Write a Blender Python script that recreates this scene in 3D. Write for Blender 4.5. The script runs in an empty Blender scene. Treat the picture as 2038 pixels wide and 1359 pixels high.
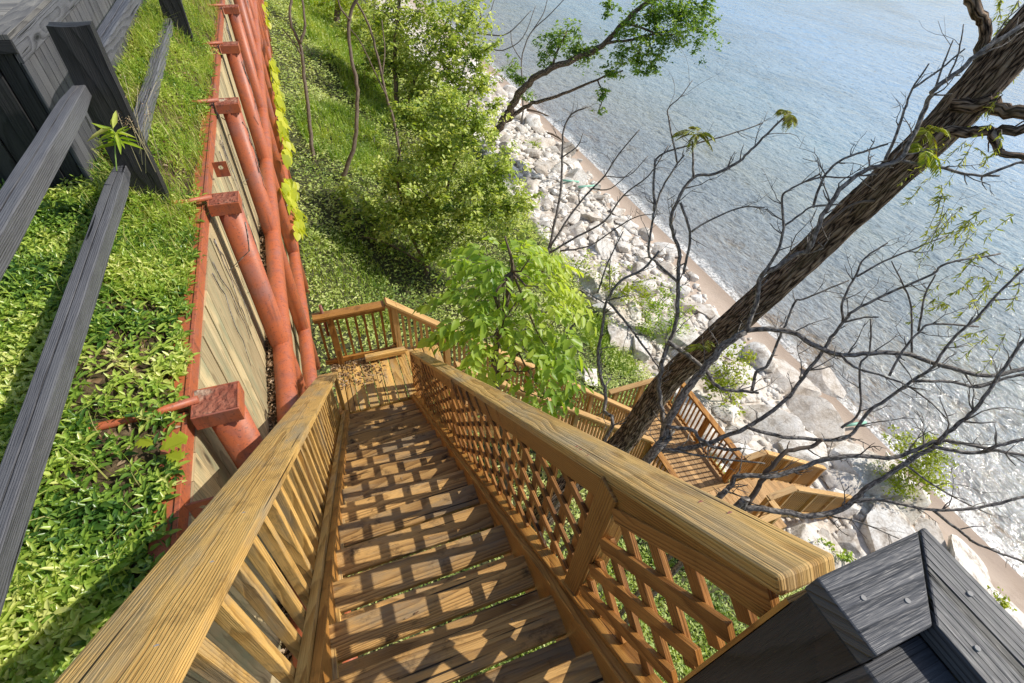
import bpy, bmesh, math, random
import numpy as np
from mathutils import Vector, Matrix, noise as mnoise

random.seed(7)
rng = np.random.default_rng(7)
scn = bpy.context.scene
COL = scn.collection

# ------------------------------------------------------------------ camera
# world: x towards the lake, y along the retaining wall, z up, eye at the origin
F_PX, CX, CY = 995.0, 1019.0, 679.5
PITCH, ROLL, YAW = math.radians(44.72), math.radians(4.75), math.radians(24.2)
_fw = np.array([math.sin(YAW)*math.cos(PITCH), math.cos(YAW)*math.cos(PITCH), -math.sin(PITCH)])
_rt = np.array([math.cos(YAW), -math.sin(YAW), 0.0]); _up = np.cross(_rt, _fw)
_c, _s = math.cos(ROLL), math.sin(ROLL)
CR, CU = _c*_rt + _s*_up, -_s*_rt + _c*_up
cam = bpy.data.cameras.new('camera'); cam.sensor_width = 36.0; cam.lens = F_PX/2038*36
cam.clip_start = 0.05; cam.clip_end = 6000
co = bpy.data.objects.new('camera', cam); COL.objects.link(co)
co.matrix_world = Matrix(((CR[0], CU[0], -_fw[0], 0), (CR[1], CU[1], -_fw[1], 0), (CR[2], CU[2], -_fw[2], 0), (0, 0, 0, 1)))
scn.camera = co

def ray(x, y):
    return CR*((x-CX)/F_PX) - CU*((y-CY)/F_PX) + _fw
def at(x, y, d):
    "survey point of the photograph at distance d in front of the lens"
    return Vector(ray(x, y)*d)

# ------------------------------------------------------------------ light
SUN_EL, SUN_AZ = math.radians(40), math.radians(-7.5)
sd = Vector((math.cos(SUN_EL)*math.cos(SUN_AZ), math.cos(SUN_EL)*math.sin(SUN_AZ), math.sin(SUN_EL)))
w = bpy.data.worlds.new('World'); scn.world = w; w.use_nodes = True
nt = w.node_tree
sky = nt.nodes.new('ShaderNodeTexSky'); sky.sky_type = 'NISHITA'; sky.sun_disc = False
sky.sun_elevation = SUN_EL; sky.sun_rotation = math.radians(90) - SUN_AZ
bg = nt.nodes['Background']; bg.inputs['Strength'].default_value = 0.15
nt.links.new(sky.outputs[0], bg.inputs['Color'])
sl = bpy.data.lights.new('sun', 'SUN'); sl.energy = 5.0; sl.angle = math.radians(0.5); sl.color = (1, .95, .86)
so = bpy.data.objects.new('sun', sl); COL.objects.link(so); so.rotation_euler = sd.to_track_quat('Z', 'Y').to_euler()
scn.view_settings.view_transform = 'Standard'; scn.view_settings.look = 'None'
scn.view_settings.exposure = 0; scn.view_settings.gamma = 1
scn.cycles.use_denoising = True
scn.cycles.max_bounces = 6; scn.cycles.diffuse_bounces = 3; scn.cycles.glossy_bounces = 3
scn.cycles.transmission_bounces = 4; scn.cycles.sample_clamp_indirect = 6

# ------------------------------------------------------------------ node helpers
class NT:
    def __init__(s, name):
        s.m = bpy.data.materials.new(name); s.m.use_nodes = True
        s.t = s.m.node_tree; s.b = s.t.nodes['Principled BSDF']; s.out = s.t.nodes['Material Output']
    def n(s, kind, ins=None, **attr):
        nd = s.t.nodes.new('ShaderNode'+kind)
        for k, v in attr.items(): setattr(nd, k, v)
        for k, v in (ins or {}).items(): s.set(nd, k, v)
        return nd
    def set(s, nd, k, v):
        i = nd.inputs[k]
        if hasattr(v, 'is_linked') or hasattr(v, 'links'): s.t.links.new(v, i)
        elif hasattr(v, 'outputs'): s.t.links.new(v.outputs[0], i)
        else: i.default_value = v
    def ramp(s, fac, stops, interp='LINEAR'):
        nd = s.t.nodes.new('ShaderNodeValToRGB'); cr = nd.color_ramp; cr.interpolation = interp
        while len(cr.elements) < len(stops): cr.elements.new(.5)
        for e, (p, c) in zip(cr.elements, stops):
            e.position = p; e.color = (*c, 1) if not isinstance(c, (int, float)) else (c, c, c, 1)
        s.set(nd, 'Fac', fac); return nd.outputs[0]
    def mix(s, fac, a, b, mode='MIX'):
        nd = s.n('Mix', data_type='RGBA', blend_type=mode)
        for i, v in ((0, fac), (6, a), (7, b)):
            if hasattr(v, 'links'): s.t.links.new(v, nd.inputs[i])
            else: nd.inputs[i].default_value = (*v, 1) if isinstance(v, tuple) and len(v) == 3 else v
        return nd.outputs[2]
    def math(s, op, a, b=0.0, c=0.0, clamp=False):
        nd = s.n('Math', operation=op, use_clamp=clamp)
        for i, v in enumerate((a, b, c)):
            if hasattr(v, 'links'): s.t.links.new(v, nd.inputs[i])
            else: nd.inputs[i].default_value = v
        return nd.outputs[0]
    def noise(s, vec, scale, detail=4, rough=.55, dist=0.0):
        return s.n('TexNoise', {'Vector': vec, 'Scale': scale, 'Detail': detail, 'Roughness': rough, 'Distortion': dist}).outputs[0]
    def scale(s, vec, sc):
        return s.n('Mapping', {'Vector': vec, 'Scale': sc}).outputs[0]
    def bump(s, h, strength, dist=.01, normal=None):
        nd = s.n('Bump', {'Height': h, 'Strength': strength, 'Distance': dist})
        if normal is not None: s.set(nd, 'Normal', normal)
        return nd.outputs[0]
    def fin(s, color, rough=.6, normal=None, spec=.4):
        s.set(s.b, 'Base Color', color if hasattr(color, 'links') else (*color, 1)); s.set(s.b, 'Roughness', rough)
        s.b.inputs['Specular IOR Level'].default_value = spec
        if normal is not None: s.set(s.b, 'Normal', normal)
        return s.m

def wood(name, light, mid, dark, rough=.55, grain=1.0, knots=True, weather=None, stain=.0, crack=.5, spec=.35, bump=.5, ring=.0075):
    "plain-sawn boards: u runs along the board in metres, fract(v) across it, floor(v) numbers the board"
    t = NT(name); uv = t.n('UVMap').outputs[0]; sp = t.n('SeparateXYZ', {0: uv}); u, v = sp.outputs[0], sp.outputs[1]
    bid = t.math('FLOOR', v); vl = t.math('FRACT', v)
    wn = t.n('TexWhiteNoise', {'W': bid}, noise_dimensions='1D'); r1 = wn.outputs[0]
    wc = t.n('SeparateColor', {0: wn.outputs[1]}); r2, r3 = wc.outputs[1], wc.outputs[2]
    base = t.n('CombineXYZ', {0: u, 1: vl, 2: t.math('MULTIPLY', bid, 3.7)}).outputs[0]
    warp = t.noise(t.scale(base, (1.6, 5, 1)), 1.0, 3, .55)
    fine = t.noise(t.scale(base, (5, 260, 1)), 1.0, 3, .6)
    vor = t.n('TexVoronoi', {'Vector': t.scale(base, (1.1, 4.6, 1)), 'Scale': 1.0, 'Randomness': 1.0}).outputs[0]
    kn = t.ramp(vor, [(.02, 1.), (.12, .45), (.30, 0.)]) if knots else None
    dv = t.math('SUBTRACT', vl, t.math('MULTIPLY_ADD', r2, .16, -.02))
    dz = t.math('ADD', t.math('MULTIPLY_ADD', r3, .07, .012), t.math('MULTIPLY', t.math('MULTIPLY', t.math('SUBTRACT', r1, .5), .05), u))
    rr = t.math('SQRT', t.math('ADD', t.math('MULTIPLY', dv, dv), t.math('MULTIPLY', dz, dz)))
    rr = t.math('ADD', rr, t.math('MULTIPLY', t.math('SUBTRACT', warp, .5), .020))
    if knots: rr = t.math('ADD', rr, t.math('MULTIPLY', kn, .022))
    fr = t.math('FRACT', t.math('DIVIDE', rr, ring/grain))
    rings = t.ramp(fr, [(0, .05), (.45, .28), (.80, .92), (.90, 1.), (1., .1)])
    f = t.math('SUBTRACT', .94, t.math('MULTIPLY', rings, .34))
    f = t.math('ADD', f, t.math('MULTIPLY', t.math('SUBTRACT', fine, .5), .55))
    f = t.math('ADD', f, t.math('MULTIPLY', t.math('SUBTRACT', t.noise(t.scale(base, (1.6, 6, 1)), 1.0, 5, .6), .5), .55))
    col = t.ramp(f, [(.36, dark), (.68, mid), (1.0, light)])
    col = t.mix(1.0, col, t.ramp(r1, [(0, (.74, .72, .70)), (.5, (1., .98, .95)), (1, (1.22, 1.18, 1.10))]), 'MULTIPLY')
    if weather:
        wz = t.noise(t.scale(base, (1.2, 5, 1)), 1.3, 6, .68)
        col = t.mix(t.ramp(wz, [(.49, 0.), (.66, .8)]), col, weather)
    if stain:
        sn = t.noise(t.scale(base, (3.0, 4.0, 1)), 1.7, 7, .72)
        col = t.mix(t.ramp(sn, [(.54, 0.), (.68, stain)]), col, tuple(x*.30 for x in dark))
    ck = t.noise(t.scale(base, (.7, 38*grain, 1)), 1.0, 2, .5, .25)
    ckm = t.ramp(ck, [(.30, crack), (.335, 0.)])
    col = t.mix(ckm, col, tuple(x*.12 for x in dark))
    h = t.math('SUBTRACT', t.math('SUBTRACT', fine, t.math('MULTIPLY', rings, .6)), t.math('MULTIPLY', ckm, 2.0))
    if knots: col = t.mix(t.ramp(vor, [(.045, .92), (.085, .55), (.13, .15), (.18, 0.)]), col, tuple(x*.40 for x in dark))
    return t.fin(col, rough, t.bump(h, bump, .005), spec)

def leafmat(name, stops, trans=.45, rough=.45, spec=.4):
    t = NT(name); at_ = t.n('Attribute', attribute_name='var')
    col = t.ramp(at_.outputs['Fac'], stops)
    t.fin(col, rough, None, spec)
    tr = t.n('BsdfTranslucent', {'Color': t.mix(1.0, col, (1.25, 1.25, .5), 'MULTIPLY')})
    mx = t.n('MixShader', {0: trans}); t.t.links.new(t.b.outputs[0], mx.inputs[1]); t.t.links.new(tr.outputs[0], mx.inputs[2])
    t.t.links.new(mx.outputs[0], t.out.inputs[0]); return t.m

M = {}
M['amber'] = wood('amber_stained_wood', (.47, .235, .058), (.29, .128, .028), (.10, .034, .008), rough=.45, stain=.5)
M['rail'] = wood('golden_rail_wood', (.76, .49, .17), (.52, .30, .085), (.16, .075, .022), rough=.5, weather=(.36, .285, .175), stain=.45, crack=.95, bump=.8)
M['lattice'] = wood('lattice_wood', (.42, .195, .05), (.27, .112, .026), (.10, .038, .010), rough=.55, grain=1.3, knots=True, stain=.3)
M['tread'] = wood('tread_wood', (.62, .37, .13), (.35, .19, .058), (.085, .040, .013), rough=.55, stain=.9, weather=(.25, .195, .125), crack=.95, bump=.9)
M['deck'] = wood('deck_wood', (.56, .36, .17), (.46, .27, .11), (.24, .12, .04), rough=.6, stain=.2)
M['deckrail'] = wood('deck_rail_wood', (.56, .36, .15), (.45, .26, .09), (.26, .12, .04), rough=.6)
M['black'] = wood('black_painted_wood', (.045, .045, .048), (.028, .028, .030), (.008, .008, .008), rough=.5, grain=.8, knots=False, crack=.9, spec=.3, bump=1.0)  # darkest black copy, deepened with the shade of faces turned from the sun
M['blackrail'] = wood('worn_black_paint', (.135, .138, .153), (.076, .078, .09), (.010, .010, .011), rough=.5, grain=.75, knots=True, weather=(.12, .122, .13), crack=1.0, spec=.35, bump=1.0)
M['lagging'] = wood('weathered_lagging', (.54, .44, .26), (.40, .32, .18), (.17, .13, .075), rough=.75, grain=.8, weather=(.27, .28, .17), crack=.5)

def steel(name, base, dirt):
    t = NT(name); g = t.n('NewGeometry').outputs['Position']
    a = t.noise(g, 7, 6, .65); b = t.noise(g, 55, 3, .6)
    col = t.mix(t.ramp(a, [(.48, 0.), (.62, .85)]), base, dirt)
    col = t.mix(t.ramp(t.noise(g, 2.3, 6, .65), [(.52, 0.), (.68, .75)]), col, (.27, .125, .105))
    st_ = t.noise(t.scale(g, (14, 14, 1.1)), 1.0, 5, .65)
    col = t.mix(t.ramp(st_, [(.56, 0.), (.70, .65)]), col, (.13, .045, .03))
    col = t.mix(t.ramp(b, [(.58, 0.), (.68, .75)]), col, (.09, .04, .03))
    col = t.mix(t.ramp(t.noise(g, 19, 5, .7), [(.66, 0.), (.72, .6)]), col, (.42, .28, .22))
    return t.fin(col, .48, t.bump(b, .25, .004), .45)
t = NT('galvanised_screw'); M['screw'] = t.fin((.26, .25, .24), .6, None, .3)
t = NT('green_stem'); M['stemgreen'] = t.fin((.20, .30, .06), .6)
t = NT('straw'); M['straw'] = t.fin((.50, .43, .24), .8)
t = NT('green_pipe'); M['pipegreen'] = t.fin((.25, .50, .38), .5)
M['red'] = steel('red_oxide_steel', (.43, .115, .045), (.32, .10, .06))
M['rust'] = steel('rusty_plate', (.30, .075, .04), (.17, .07, .045))
t = NT('concrete_fill'); g = t.n('NewGeometry').outputs['Position']
M['blackcap'] = wood('cracked_black_paint', (.125, .127, .138), (.066, .068, .077), (.008, .008, .009), rough=.45, grain=.7, knots=True, crack=1.0, spec=.4, bump=1.0)
M['greydeck'] = wood('grey_deck_paint', (.22, .215, .20), (.16, .155, .15), (.05, .048, .05), rough=.65, grain=.8, knots=False, weather=(.30, .28, .24), crack=.6)
t = NT('rust_and_mortar'); g = t.n('NewGeometry').outputs['Position']
M['capfill'] = t.fin(t.ramp(t.noise(g, 3.4, 8, .60), [(.44, (.22, .06, .032)), (.54, (.30, .11, .065)), (.60, (.38, .24, .16)), (.68, (.54, .46, .34))]), .9, t.bump(t.noise(g, 50, 5), .9, .012))
t = NT('concrete_grey'); g = t.n('NewGeometry').outputs['Position']
M['concrete'] = t.fin(t.ramp(t.noise(g, 24, 6, .7), [(.3, (.22, .17, .12)), (.6, (.58, .52, .42))]), .85, t.bump(t.noise(g, 60, 4), .8, .01))

def barkmat(name, stops, sx, sy, strength=1.0, dist=.03):
    t = NT(name); uv = t.n('UVMap').outputs[0]
    a = t.noise(t.scale(uv, (sx, sy, 1)), 1.0, 6, .62, .6)
    b = t.noise(t.scale(uv, (sx*5, sy*4, 1)), 1.0, 4, .6)
    f = t.math('ADD', t.math('MULTIPLY', a, .75), t.math('MULTIPLY', b, .25))
    return t.fin(t.ramp(f, stops), .85, t.bump(f, strength, dist), .2)
t = NT('furrowed_bark'); uv = t.n('UVMap').outputs[0]
wp = t.mix(.10, uv, t.n('TexNoise', {'Vector': t.scale(uv, (5, 9, 1)), 'Scale': 1.0, 'Detail': 4.0}).outputs[1])
pl_ = t.n('TexVoronoi', {'Vector': t.scale(wp, (4.5, 21, 1)), 'Scale': 1.0}, feature='DISTANCE_TO_EDGE').outputs[0]
fn_ = t.noise(t.scale(uv, (18, 90, 1)), 1.0, 5, .65); lo_ = t.noise(t.scale(uv, (1.6, 4, 1)), 1.0, 4, .6)
f = t.math('ADD', t.math('MULTIPLY', pl_, 1.5), t.math('MULTIPLY', t.math('SUBTRACT', fn_, .5), .8))
c = t.ramp(f, [(.02, (.02, .014, .011)), (.10, (.13, .10, .075)), (.26, (.36, .295, .235)), (.55, (.58, .51, .43))])
c = t.mix(t.ramp(lo_, [(.52, 0.), (.66, .55)]), c, (.17, .16, .10))
c = t.mix(1.0, c, (1.12, .98, .86), 'MULTIPLY')
M['bark'] = t.fin(c, .9, t.bump(f, 1.0, .06), .15)
M['twig'] = barkmat('dark_twig_bark', [(.36, (.03, .025, .021)), (.48, (.14, .122, .105)), (.62, (.38, .345, .305))], 22, 30, .9, .008)
M['sapbark'] = barkmat('sapling_bark', [(.3, (.05, .035, .025)), (.6, (.20, .15, .11)), (.8, (.38, .31, .24))], 8, 16, .5, .008)

M['vinca'] = leafmat('vinca_leaf', [(0, (.06, .15, .028)), (.36, (.26, .41, .055)), (.75, (.50, .60, .11)), (1, (.70, .72, .24))], .35, .30, .5)
M['slopeleaf'] = leafmat('slope_groundcover_leaf', [(0, (.12, .20, .045)), (.38, (.40, .50, .12)), (1, (.76, .77, .34))], .35)
M['grass'] = leafmat('grass_blade', [(0, (.18, .30, .02)), (.55, (.42, .54, .06)), (1, (.72, .64, .28))], .45)
M['lush'] = leafmat('lush_grass', [(0, (.10, .20, .02)), (.50, (.30, .44, .045)), (1, (.62, .64, .16))], .5)
M['treeleaf'] = leafmat('bright_tree_leaf', [(0, (.14, .27, .025)), (.5, (.36, .50, .06)), (1, (.62, .68, .12))], .5, .38)
M['bushleaf'] = leafmat('bush_leaf', [(0, (.07, .14, .02)), (.40, (.36, .47, .07)), (1, (.76, .78, .26))], .4)
M['cotton'] = leafmat('cottonwood_leaf', [(0, (.07, .16, .025)), (.5, (.20, .34, .045)), (1, (.42, .53, .09))], .4)
M['yellow'] = leafmat('yellow_green_leaf', [(0, (.20, .28, .02)), (.5, (.36, .43, .03)), (1, (.52, .55, .05))], .5)
M['vine'] = leafmat('vine_leaf', [(0, (.30, .36, .02)), (.5, (.48, .52, .04)), (1, (.62, .62, .07))], .4)
M['willow'] = leafmat('narrow_leaf', [(0, (.20, .25, .04)), (.5, (.33, .37, .07)), (1, (.48, .47, .12))], .5)
M['sumac'] = leafmat('sumac_leaf', [(0, (.14, .09, .02)), (.4, (.20, .23, .03)), (1, (.40, .43, .05))], .45)
M['dry'] = leafmat('dry_leaf', [(0, (.10, .05, .02)), (.5, (.30, .19, .10)), (1, (.52, .40, .27))], .1, .8)

# ------------------------------------------------------------------ mesh helpers
def link(o, parent=None):
    COL.objects.link(o)
    if parent is not None: o.parent = parent
    return o
def thing(name, label, cat, loc=(0, 0, 0), group=None):
    o = bpy.data.objects.new(name, None); COL.objects.link(o); o.location = loc
    o.empty_display_size = .2; tag(o, label, cat, group); return o
def tag(o, label=None, cat=None, group=None, kind=None):
    if label: o['label'] = label
    if cat: o['category'] = cat
    if group: o['group'] = group
    if kind: o['kind'] = kind
    return o
def ploc(parent):
    p = Vector((0, 0, 0)); q = parent
    while q is not None: p += q.location; q = q.parent
    return p

class MB:
    def __init__(s): s.v = []; s.f = []; s.uv = []; s.smooth = []
    def quadface(s, idx, uvs, smooth=False): s.f.append(tuple(idx)); s.uv.append(uvs); s.smooth.append(smooth)
    def beam(s, p0, p1, wd, ht, up=(0, 0, 1), taper=1.0, jitter=0.0, end_skew=0.0):
        p0, p1 = Vector(p0), Vector(p1); d = p1-p0; L = d.length; d.normalize()
        up = Vector(up); side = d.cross(up)
        if side.length < 1e-4: side = d.cross(Vector((0, 1, 0)))
        side.normalize(); u = side.cross(d); b = len(s.v)
        for k, p in ((0, p0), (1, p1)):
            q = 1.0 if k == 0 else taper
            for a, c in ((-1, -1), (1, -1), (1, 1), (-1, 1)):
                s.v.append(p + side*(a*wd/2*q) + u*(c*ht/2*q) + d*(end_skew*c*ht/2) + Vector([random.uniform(-jitter, jitter) for _ in range(3)]))
        o, q = random.uniform(0, 60), random.randint(1, 900)+.01
        def fc(i, ua, va): s.quadface([b+k for k in i], [(o+ua[k], q+va[k]) for k in range(4)])
        fc((0, 4, 5, 1), (0, L, L, 0), (0, 0, wd, wd)); fc((2, 6, 7, 3), (0, L, L, 0), (wd, wd, 0, 0))
        fc((1, 5, 6, 2), (0, L, L, 0), (wd, wd, wd+ht, wd+ht)); fc((3, 7, 4, 0), (0, L, L, 0), (wd*2+ht, wd*2+ht, wd*2+2*ht, wd*2+2*ht))
        fc((0, 1, 2, 3), (0, .03, .03, 0), (0, wd, wd, 0)); fc((4, 7, 6, 5), (0, 0, .03, .03), (0, wd, wd, 0))
        return s
    def box(s, lo, hi, axis='x'):
        lo, hi = Vector(lo), Vector(hi); c = (lo+hi)/2; d = hi-lo
        if axis == 'x': return s.beam((lo.x, c.y, c.z), (hi.x, c.y, c.z), d.y, d.z)
        if axis == 'y': return s.beam((c.x, lo.y, c.z), (c.x, hi.y, c.z), d.x, d.z)
        return s.beam((c.x, c.y, lo.z), (c.x, c.y, hi.z), d.x, d.y, up=(0, 1, 0))
    def tube(s, pts, rad, sides=8, cap=True, ridge=0.0, seed=0.0):
        pts = [Vector(p) for p in pts]; n = len(pts)
        if isinstance(rad, (int, float)): rad = [rad]*n
        t0 = (pts[1]-pts[0]).normalized()
        nrm = t0.orthogonal().normalized(); base = len(s.v); L = 0.0; Ls = []
        uo, vo = random.uniform(0, 50), random.uniform(0, 50)
        for i in range(n):
            t = (pts[min(i+1, n-1)]-pts[max(i-1, 0)]).normalized()
            nrm = (nrm - t*nrm.dot(t)).normalized(); bn = t.cross(nrm)
            if i: L += (pts[i]-pts[i-1]).length
            Ls.append(L)
            for k in range(sides):
                a = 2*math.pi*k/sides; r = rad[i]
                if ridge:
                    q = Vector((math.cos(a)*3.2, math.sin(a)*3.2, L*1.3+seed))
                    r *= 1 + ridge*(1-abs(mnoise.noise(q*1.6))*2.4) + ridge*.8*mnoise.noise(Vector((math.cos(a)*9, math.sin(a)*9, L*5+seed)))
                s.v.append(pts[i] + (nrm*math.cos(a)+bn*math.sin(a))*r)
        C = max(rad)*2*math.pi
        for i in range(n-1):
            for k in range(sides):
                k2 = (k+1) % sides
                s.quadface((base+i*sides+k, base+i*sides+k2, base+(i+1)*sides+k2, base+(i+1)*sides+k),
                           [(uo+Ls[i], vo+C*k/sides), (uo+Ls[i], vo+C*(k+1)/sides), (uo+Ls[i+1], vo+C*(k+1)/sides), (uo+Ls[i+1], vo+C*k/sides)], True)
        if cap:
            for r0, rev in ((base, True), (base+(n-1)*sides, False)):
                ids = list(range(r0, r0+sides))
                if rev: ids.reverse()
                s.quadface(ids, [(uo+.05*math.cos(6.28*k/sides), vo+.05*math.sin(6.28*k/sides)) for k in range(sides)])
        return s
    def build(s, name, mat, parent=None, bevel=0.0, label=None):
        me = bpy.data.meshes.new(name); off = ploc(parent)
        me.from_pydata([tuple(v-off) for v in s.v], [], s.f); me.materials.append(mat)
        ul = me.uv_layers.new(name='UVMap'); flat = [c for u in s.uv for p in u for c in p]
        ul.data.foreach_set('uv', flat)
        me.polygons.foreach_set('use_smooth', s.smooth); me.update()
        o = link(bpy.data.objects.new(name, me), parent)
        if bevel:
            bv = o.modifiers.new('bevel', 'BEVEL'); bv.width = bevel; bv.segments = 2; bv.limit_method = 'ANGLE'
        if label: o['label'] = label
        return o

def fast_mesh(name, V, faces, mat, parent=None, var=None, smooth=False):
    "faces: (n,k) integer array"
    off = np.array(ploc(parent)); V = np.asarray(V, np.float32)-off.astype(np.float32)
    me = bpy.data.meshes.new(name); n, k = faces.shape
    me.vertices.add(len(V)); me.vertices.foreach_set('co', V.ravel())
    me.loops.add(n*k); me.loops.foreach_set('vertex_index', faces.astype(np.int32).ravel())
    me.polygons.add(n); me.polygons.foreach_set('loop_start', np.arange(0, n*k, k, dtype=np.int32))
    me.polygons.foreach_set('loop_total', np.full(n, k, np.int32))
    if smooth: me.polygons.foreach_set('use_smooth', np.ones(n, bool))
    if var is not None:
        a = me.attributes.new('var', 'FLOAT', 'POINT'); a.data.foreach_set('value', np.asarray(var, np.float32))
    me.update(calc_edges=True); me.validate(); me.materials.append(mat)
    return link(bpy.data.objects.new(name, me), parent)

def unit(a): return a/np.maximum(np.linalg.norm(a, axis=-1, keepdims=True), 1e-9)
def leaf_verts(P, D, N, L, W, fold=.18, droop=.15):
    "six-vertex folded leaves: P base, D direction, N facing, L length, W width"
    D = unit(D); S = unit(np.cross(D, N)); N = np.cross(S, D)
    L = L[:, None]; W = W[:, None]
    b = P; tp = P + D*L - N*L*droop
    l1 = P + D*L*.32 + S*W*.5 + N*W*fold; r1 = P + D*L*.32 - S*W*.5 + N*W*fold
    l2 = P + D*L*.70 + S*W*.36 + N*(W*fold - L*droop*.5); r2 = P + D*L*.70 - S*W*.36 + N*(W*fold - L*droop*.5)
    V = np.stack([b, l1, l2, tp, r2, r1], 1).reshape(-1, 3)
    n = len(P); i = np.arange(n)[:, None]*6
    Fc = np.concatenate([i+np.array([[0, 3, 2, 1]]), i+np.array([[0, 5, 4, 3]])], 0)
    return V, Fc
def leaves(name, P, D, N, L, W, mat, parent=None, var=None, fold=.18, droop=.15):
    V, Fc = leaf_verts(P, D, N, L, W, fold, droop)
    if var is None: var = rng.random(len(P))
    return fast_mesh(name, V, Fc, mat, parent, np.repeat(var, 6))
def rand_dirs(n, zlo=-.3, zhi=.5):
    a = rng.random(n)*2*np.pi; z = rng.uniform(zlo, zhi, n)
    return unit(np.stack([np.cos(a), np.sin(a), z], 1))
def up_normals(n, spread=.6, lean=(.35, 0, 0)):
    return unit(np.array([0, 0, 1.0]) + np.array(lean) + rng.normal(0, spread, (n, 3)))
def blades(name, P, H, Wd, lean, mat, parent=None, var=None):
    n = len(P); a = rng.random(n)*2*np.pi
    d = np.stack([np.cos(a), np.sin(a), np.zeros(n)], 1); s = np.stack([-np.sin(a), np.cos(a), np.zeros(n)], 1)
    z = np.array([0, 0, 1.0]); H = H[:, None]; Wd = Wd[:, None]; ln = lean[:, None]
    V = np.stack([P-s*Wd/2, P+s*Wd/2, P+z*H*.55+d*H*ln*.3+s*Wd*.4, P+z*H*.55+d*H*ln*.3-s*Wd*.4,
                  P+z*H*(1-ln*.35)+d*H*ln+s*Wd*.05, P+z*H*(1-ln*.35)+d*H*ln-s*Wd*.05], 1).reshape(-1, 3)
    i = np.arange(n)[:, None]*6
    Fc = np.concatenate([i+np.array([[0, 1, 2, 3]]), i+np.array([[3, 2, 4, 5]])], 0)
    if var is None: var = rng.random(n)
    return fast_mesh(name, V, Fc, mat, parent, np.repeat(var, 6))
def vnoise(P, sc, seed=0.0):
    return np.array([mnoise.noise(Vector((p[0]*sc+seed, p[1]*sc-seed, p[2]*sc if len(p) > 2 else seed))) for p in P])

# ------------------------------------------------------------------ terrain
WATER_Z, SHORE_X = -14.6, 17.0
def gz(x, y):
    x = np.asarray(x, float); y = np.asarray(y, float)
    s = -8.1 - .48*(np.clip(x, -.9, 9.3)+.6) - .225*np.clip(x-9.3, 0, 9) - .10*np.clip(x-18.3, 0, 60)
    n = .16*np.sin(x*.9+y*.37) + .12*np.sin(y*.83-x*.4+1.3) + .07*np.sin(x*2.1+y*1.7)
    return s + n*np.clip((15.5-x)/6, 0, 1)*np.clip((x+1.2)/1.5, .2, 1)
def ground_at(px_, py_):
    r = ray(px_, py_); t = 1.0
    while t < 200:
        p = r*t
        if p[2] < gz(p[0], p[1]): break
        t += .05
    return Vector(r*t), t
def gridmesh(name, xs, ys, zf, mat):
    X, Y = np.meshgrid(xs, ys); Z = zf(X, Y); V = np.stack([X, Y, Z], -1).reshape(-1, 3)
    nx, ny = len(xs), len(ys); a = np.arange(ny-1)[:, None]*nx+np.arange(nx-1)[None]; a = a.ravel()[:, None]
    return fast_mesh(name, V, a+np.array([[0, 1, nx+1, nx]]), mat, None, smooth=True)

t = NT('bluff_ground'); g = t.n('NewGeometry').outputs['Position']
sx = t.n('SeparateXYZ', {0: g}); X_ = sx.outputs[0]
n1 = t.noise(g, .8, 6, .65); n2 = t.noise(g, 6, 6, .7)
soil = t.ramp(n2, [(.3, (.022, .022, .010)), (.55, (.06, .062, .022)), (.75, (.12, .13, .05))])
stone = t.ramp(t.noise(g, 3.2, 8, .72), [(.32, (.24, .19, .145)), (.46, (.50, .43, .355)), (.62, (.74, .69, .62))])
sand = t.ramp(n1, [(.3, (.36, .275, .21)), (.6, (.50, .40, .32)), (.8, (.58, .49, .40))])
xb = t.math('ADD', X_, t.math('MULTIPLY', t.math('SUBTRACT', n1, .5), 3.0))
c = t.mix(t.ramp(t.math('MULTIPLY', xb, .05), [(.445, 0.), (.485, 1.)]), soil, stone)
c = t.mix(t.ramp(t.math('MULTIPLY', xb, .05), [(.715, 0.), (.745, 1.)]), c, sand)
wet = t.ramp(t.math('MULTIPLY', xb, .05), [(.80, 0.), (.84, .55)])
c = t.mix(wet, c, (.24, .175, .13))
M['ground'] = t.fin(c, .85, t.bump(n2, .6, .05), .3)
tag(gridmesh('hillside', np.concatenate([np.linspace(-1.05, 20, 130), np.linspace(21, 60, 30)]), np.concatenate([np.linspace(-14, 50, 240), np.linspace(52, 400, 60)]), gz, M['ground']), kind='structure')

t = NT('soil_under_plants'); g = t.n('NewGeometry').outputs['Position']
M['soil'] = t.fin(t.ramp(t.noise(g, 9, 7, .7), [(.3, (.02, .014, .008)), (.5, (.06, .042, .022)), (.68, (.16, .115, .065)), (.8, (.26, .20, .125))]), .9, t.bump(t.noise(g, 30, 5), .8, .03), .2)
def lawn_z(x, y):
    x = np.asarray(x, float); y = np.asarray(y, float)
    return -2.74 + .42*np.clip(-1.22-x, 0, .5) + .05*np.clip(-1.72-x, 0, 8) + .02*np.sin(3*x+2*y) + .015*np.sin(5*y-x) + .09*np.clip(y-4.5, 0, 4)*np.clip(-1.25-x, 0, .4)/.4
tag(gridmesh('lawn', np.linspace(-16, -1.11, 90), np.linspace(-8, 60, 200), lawn_z, M['soil']), kind='structure')

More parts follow.
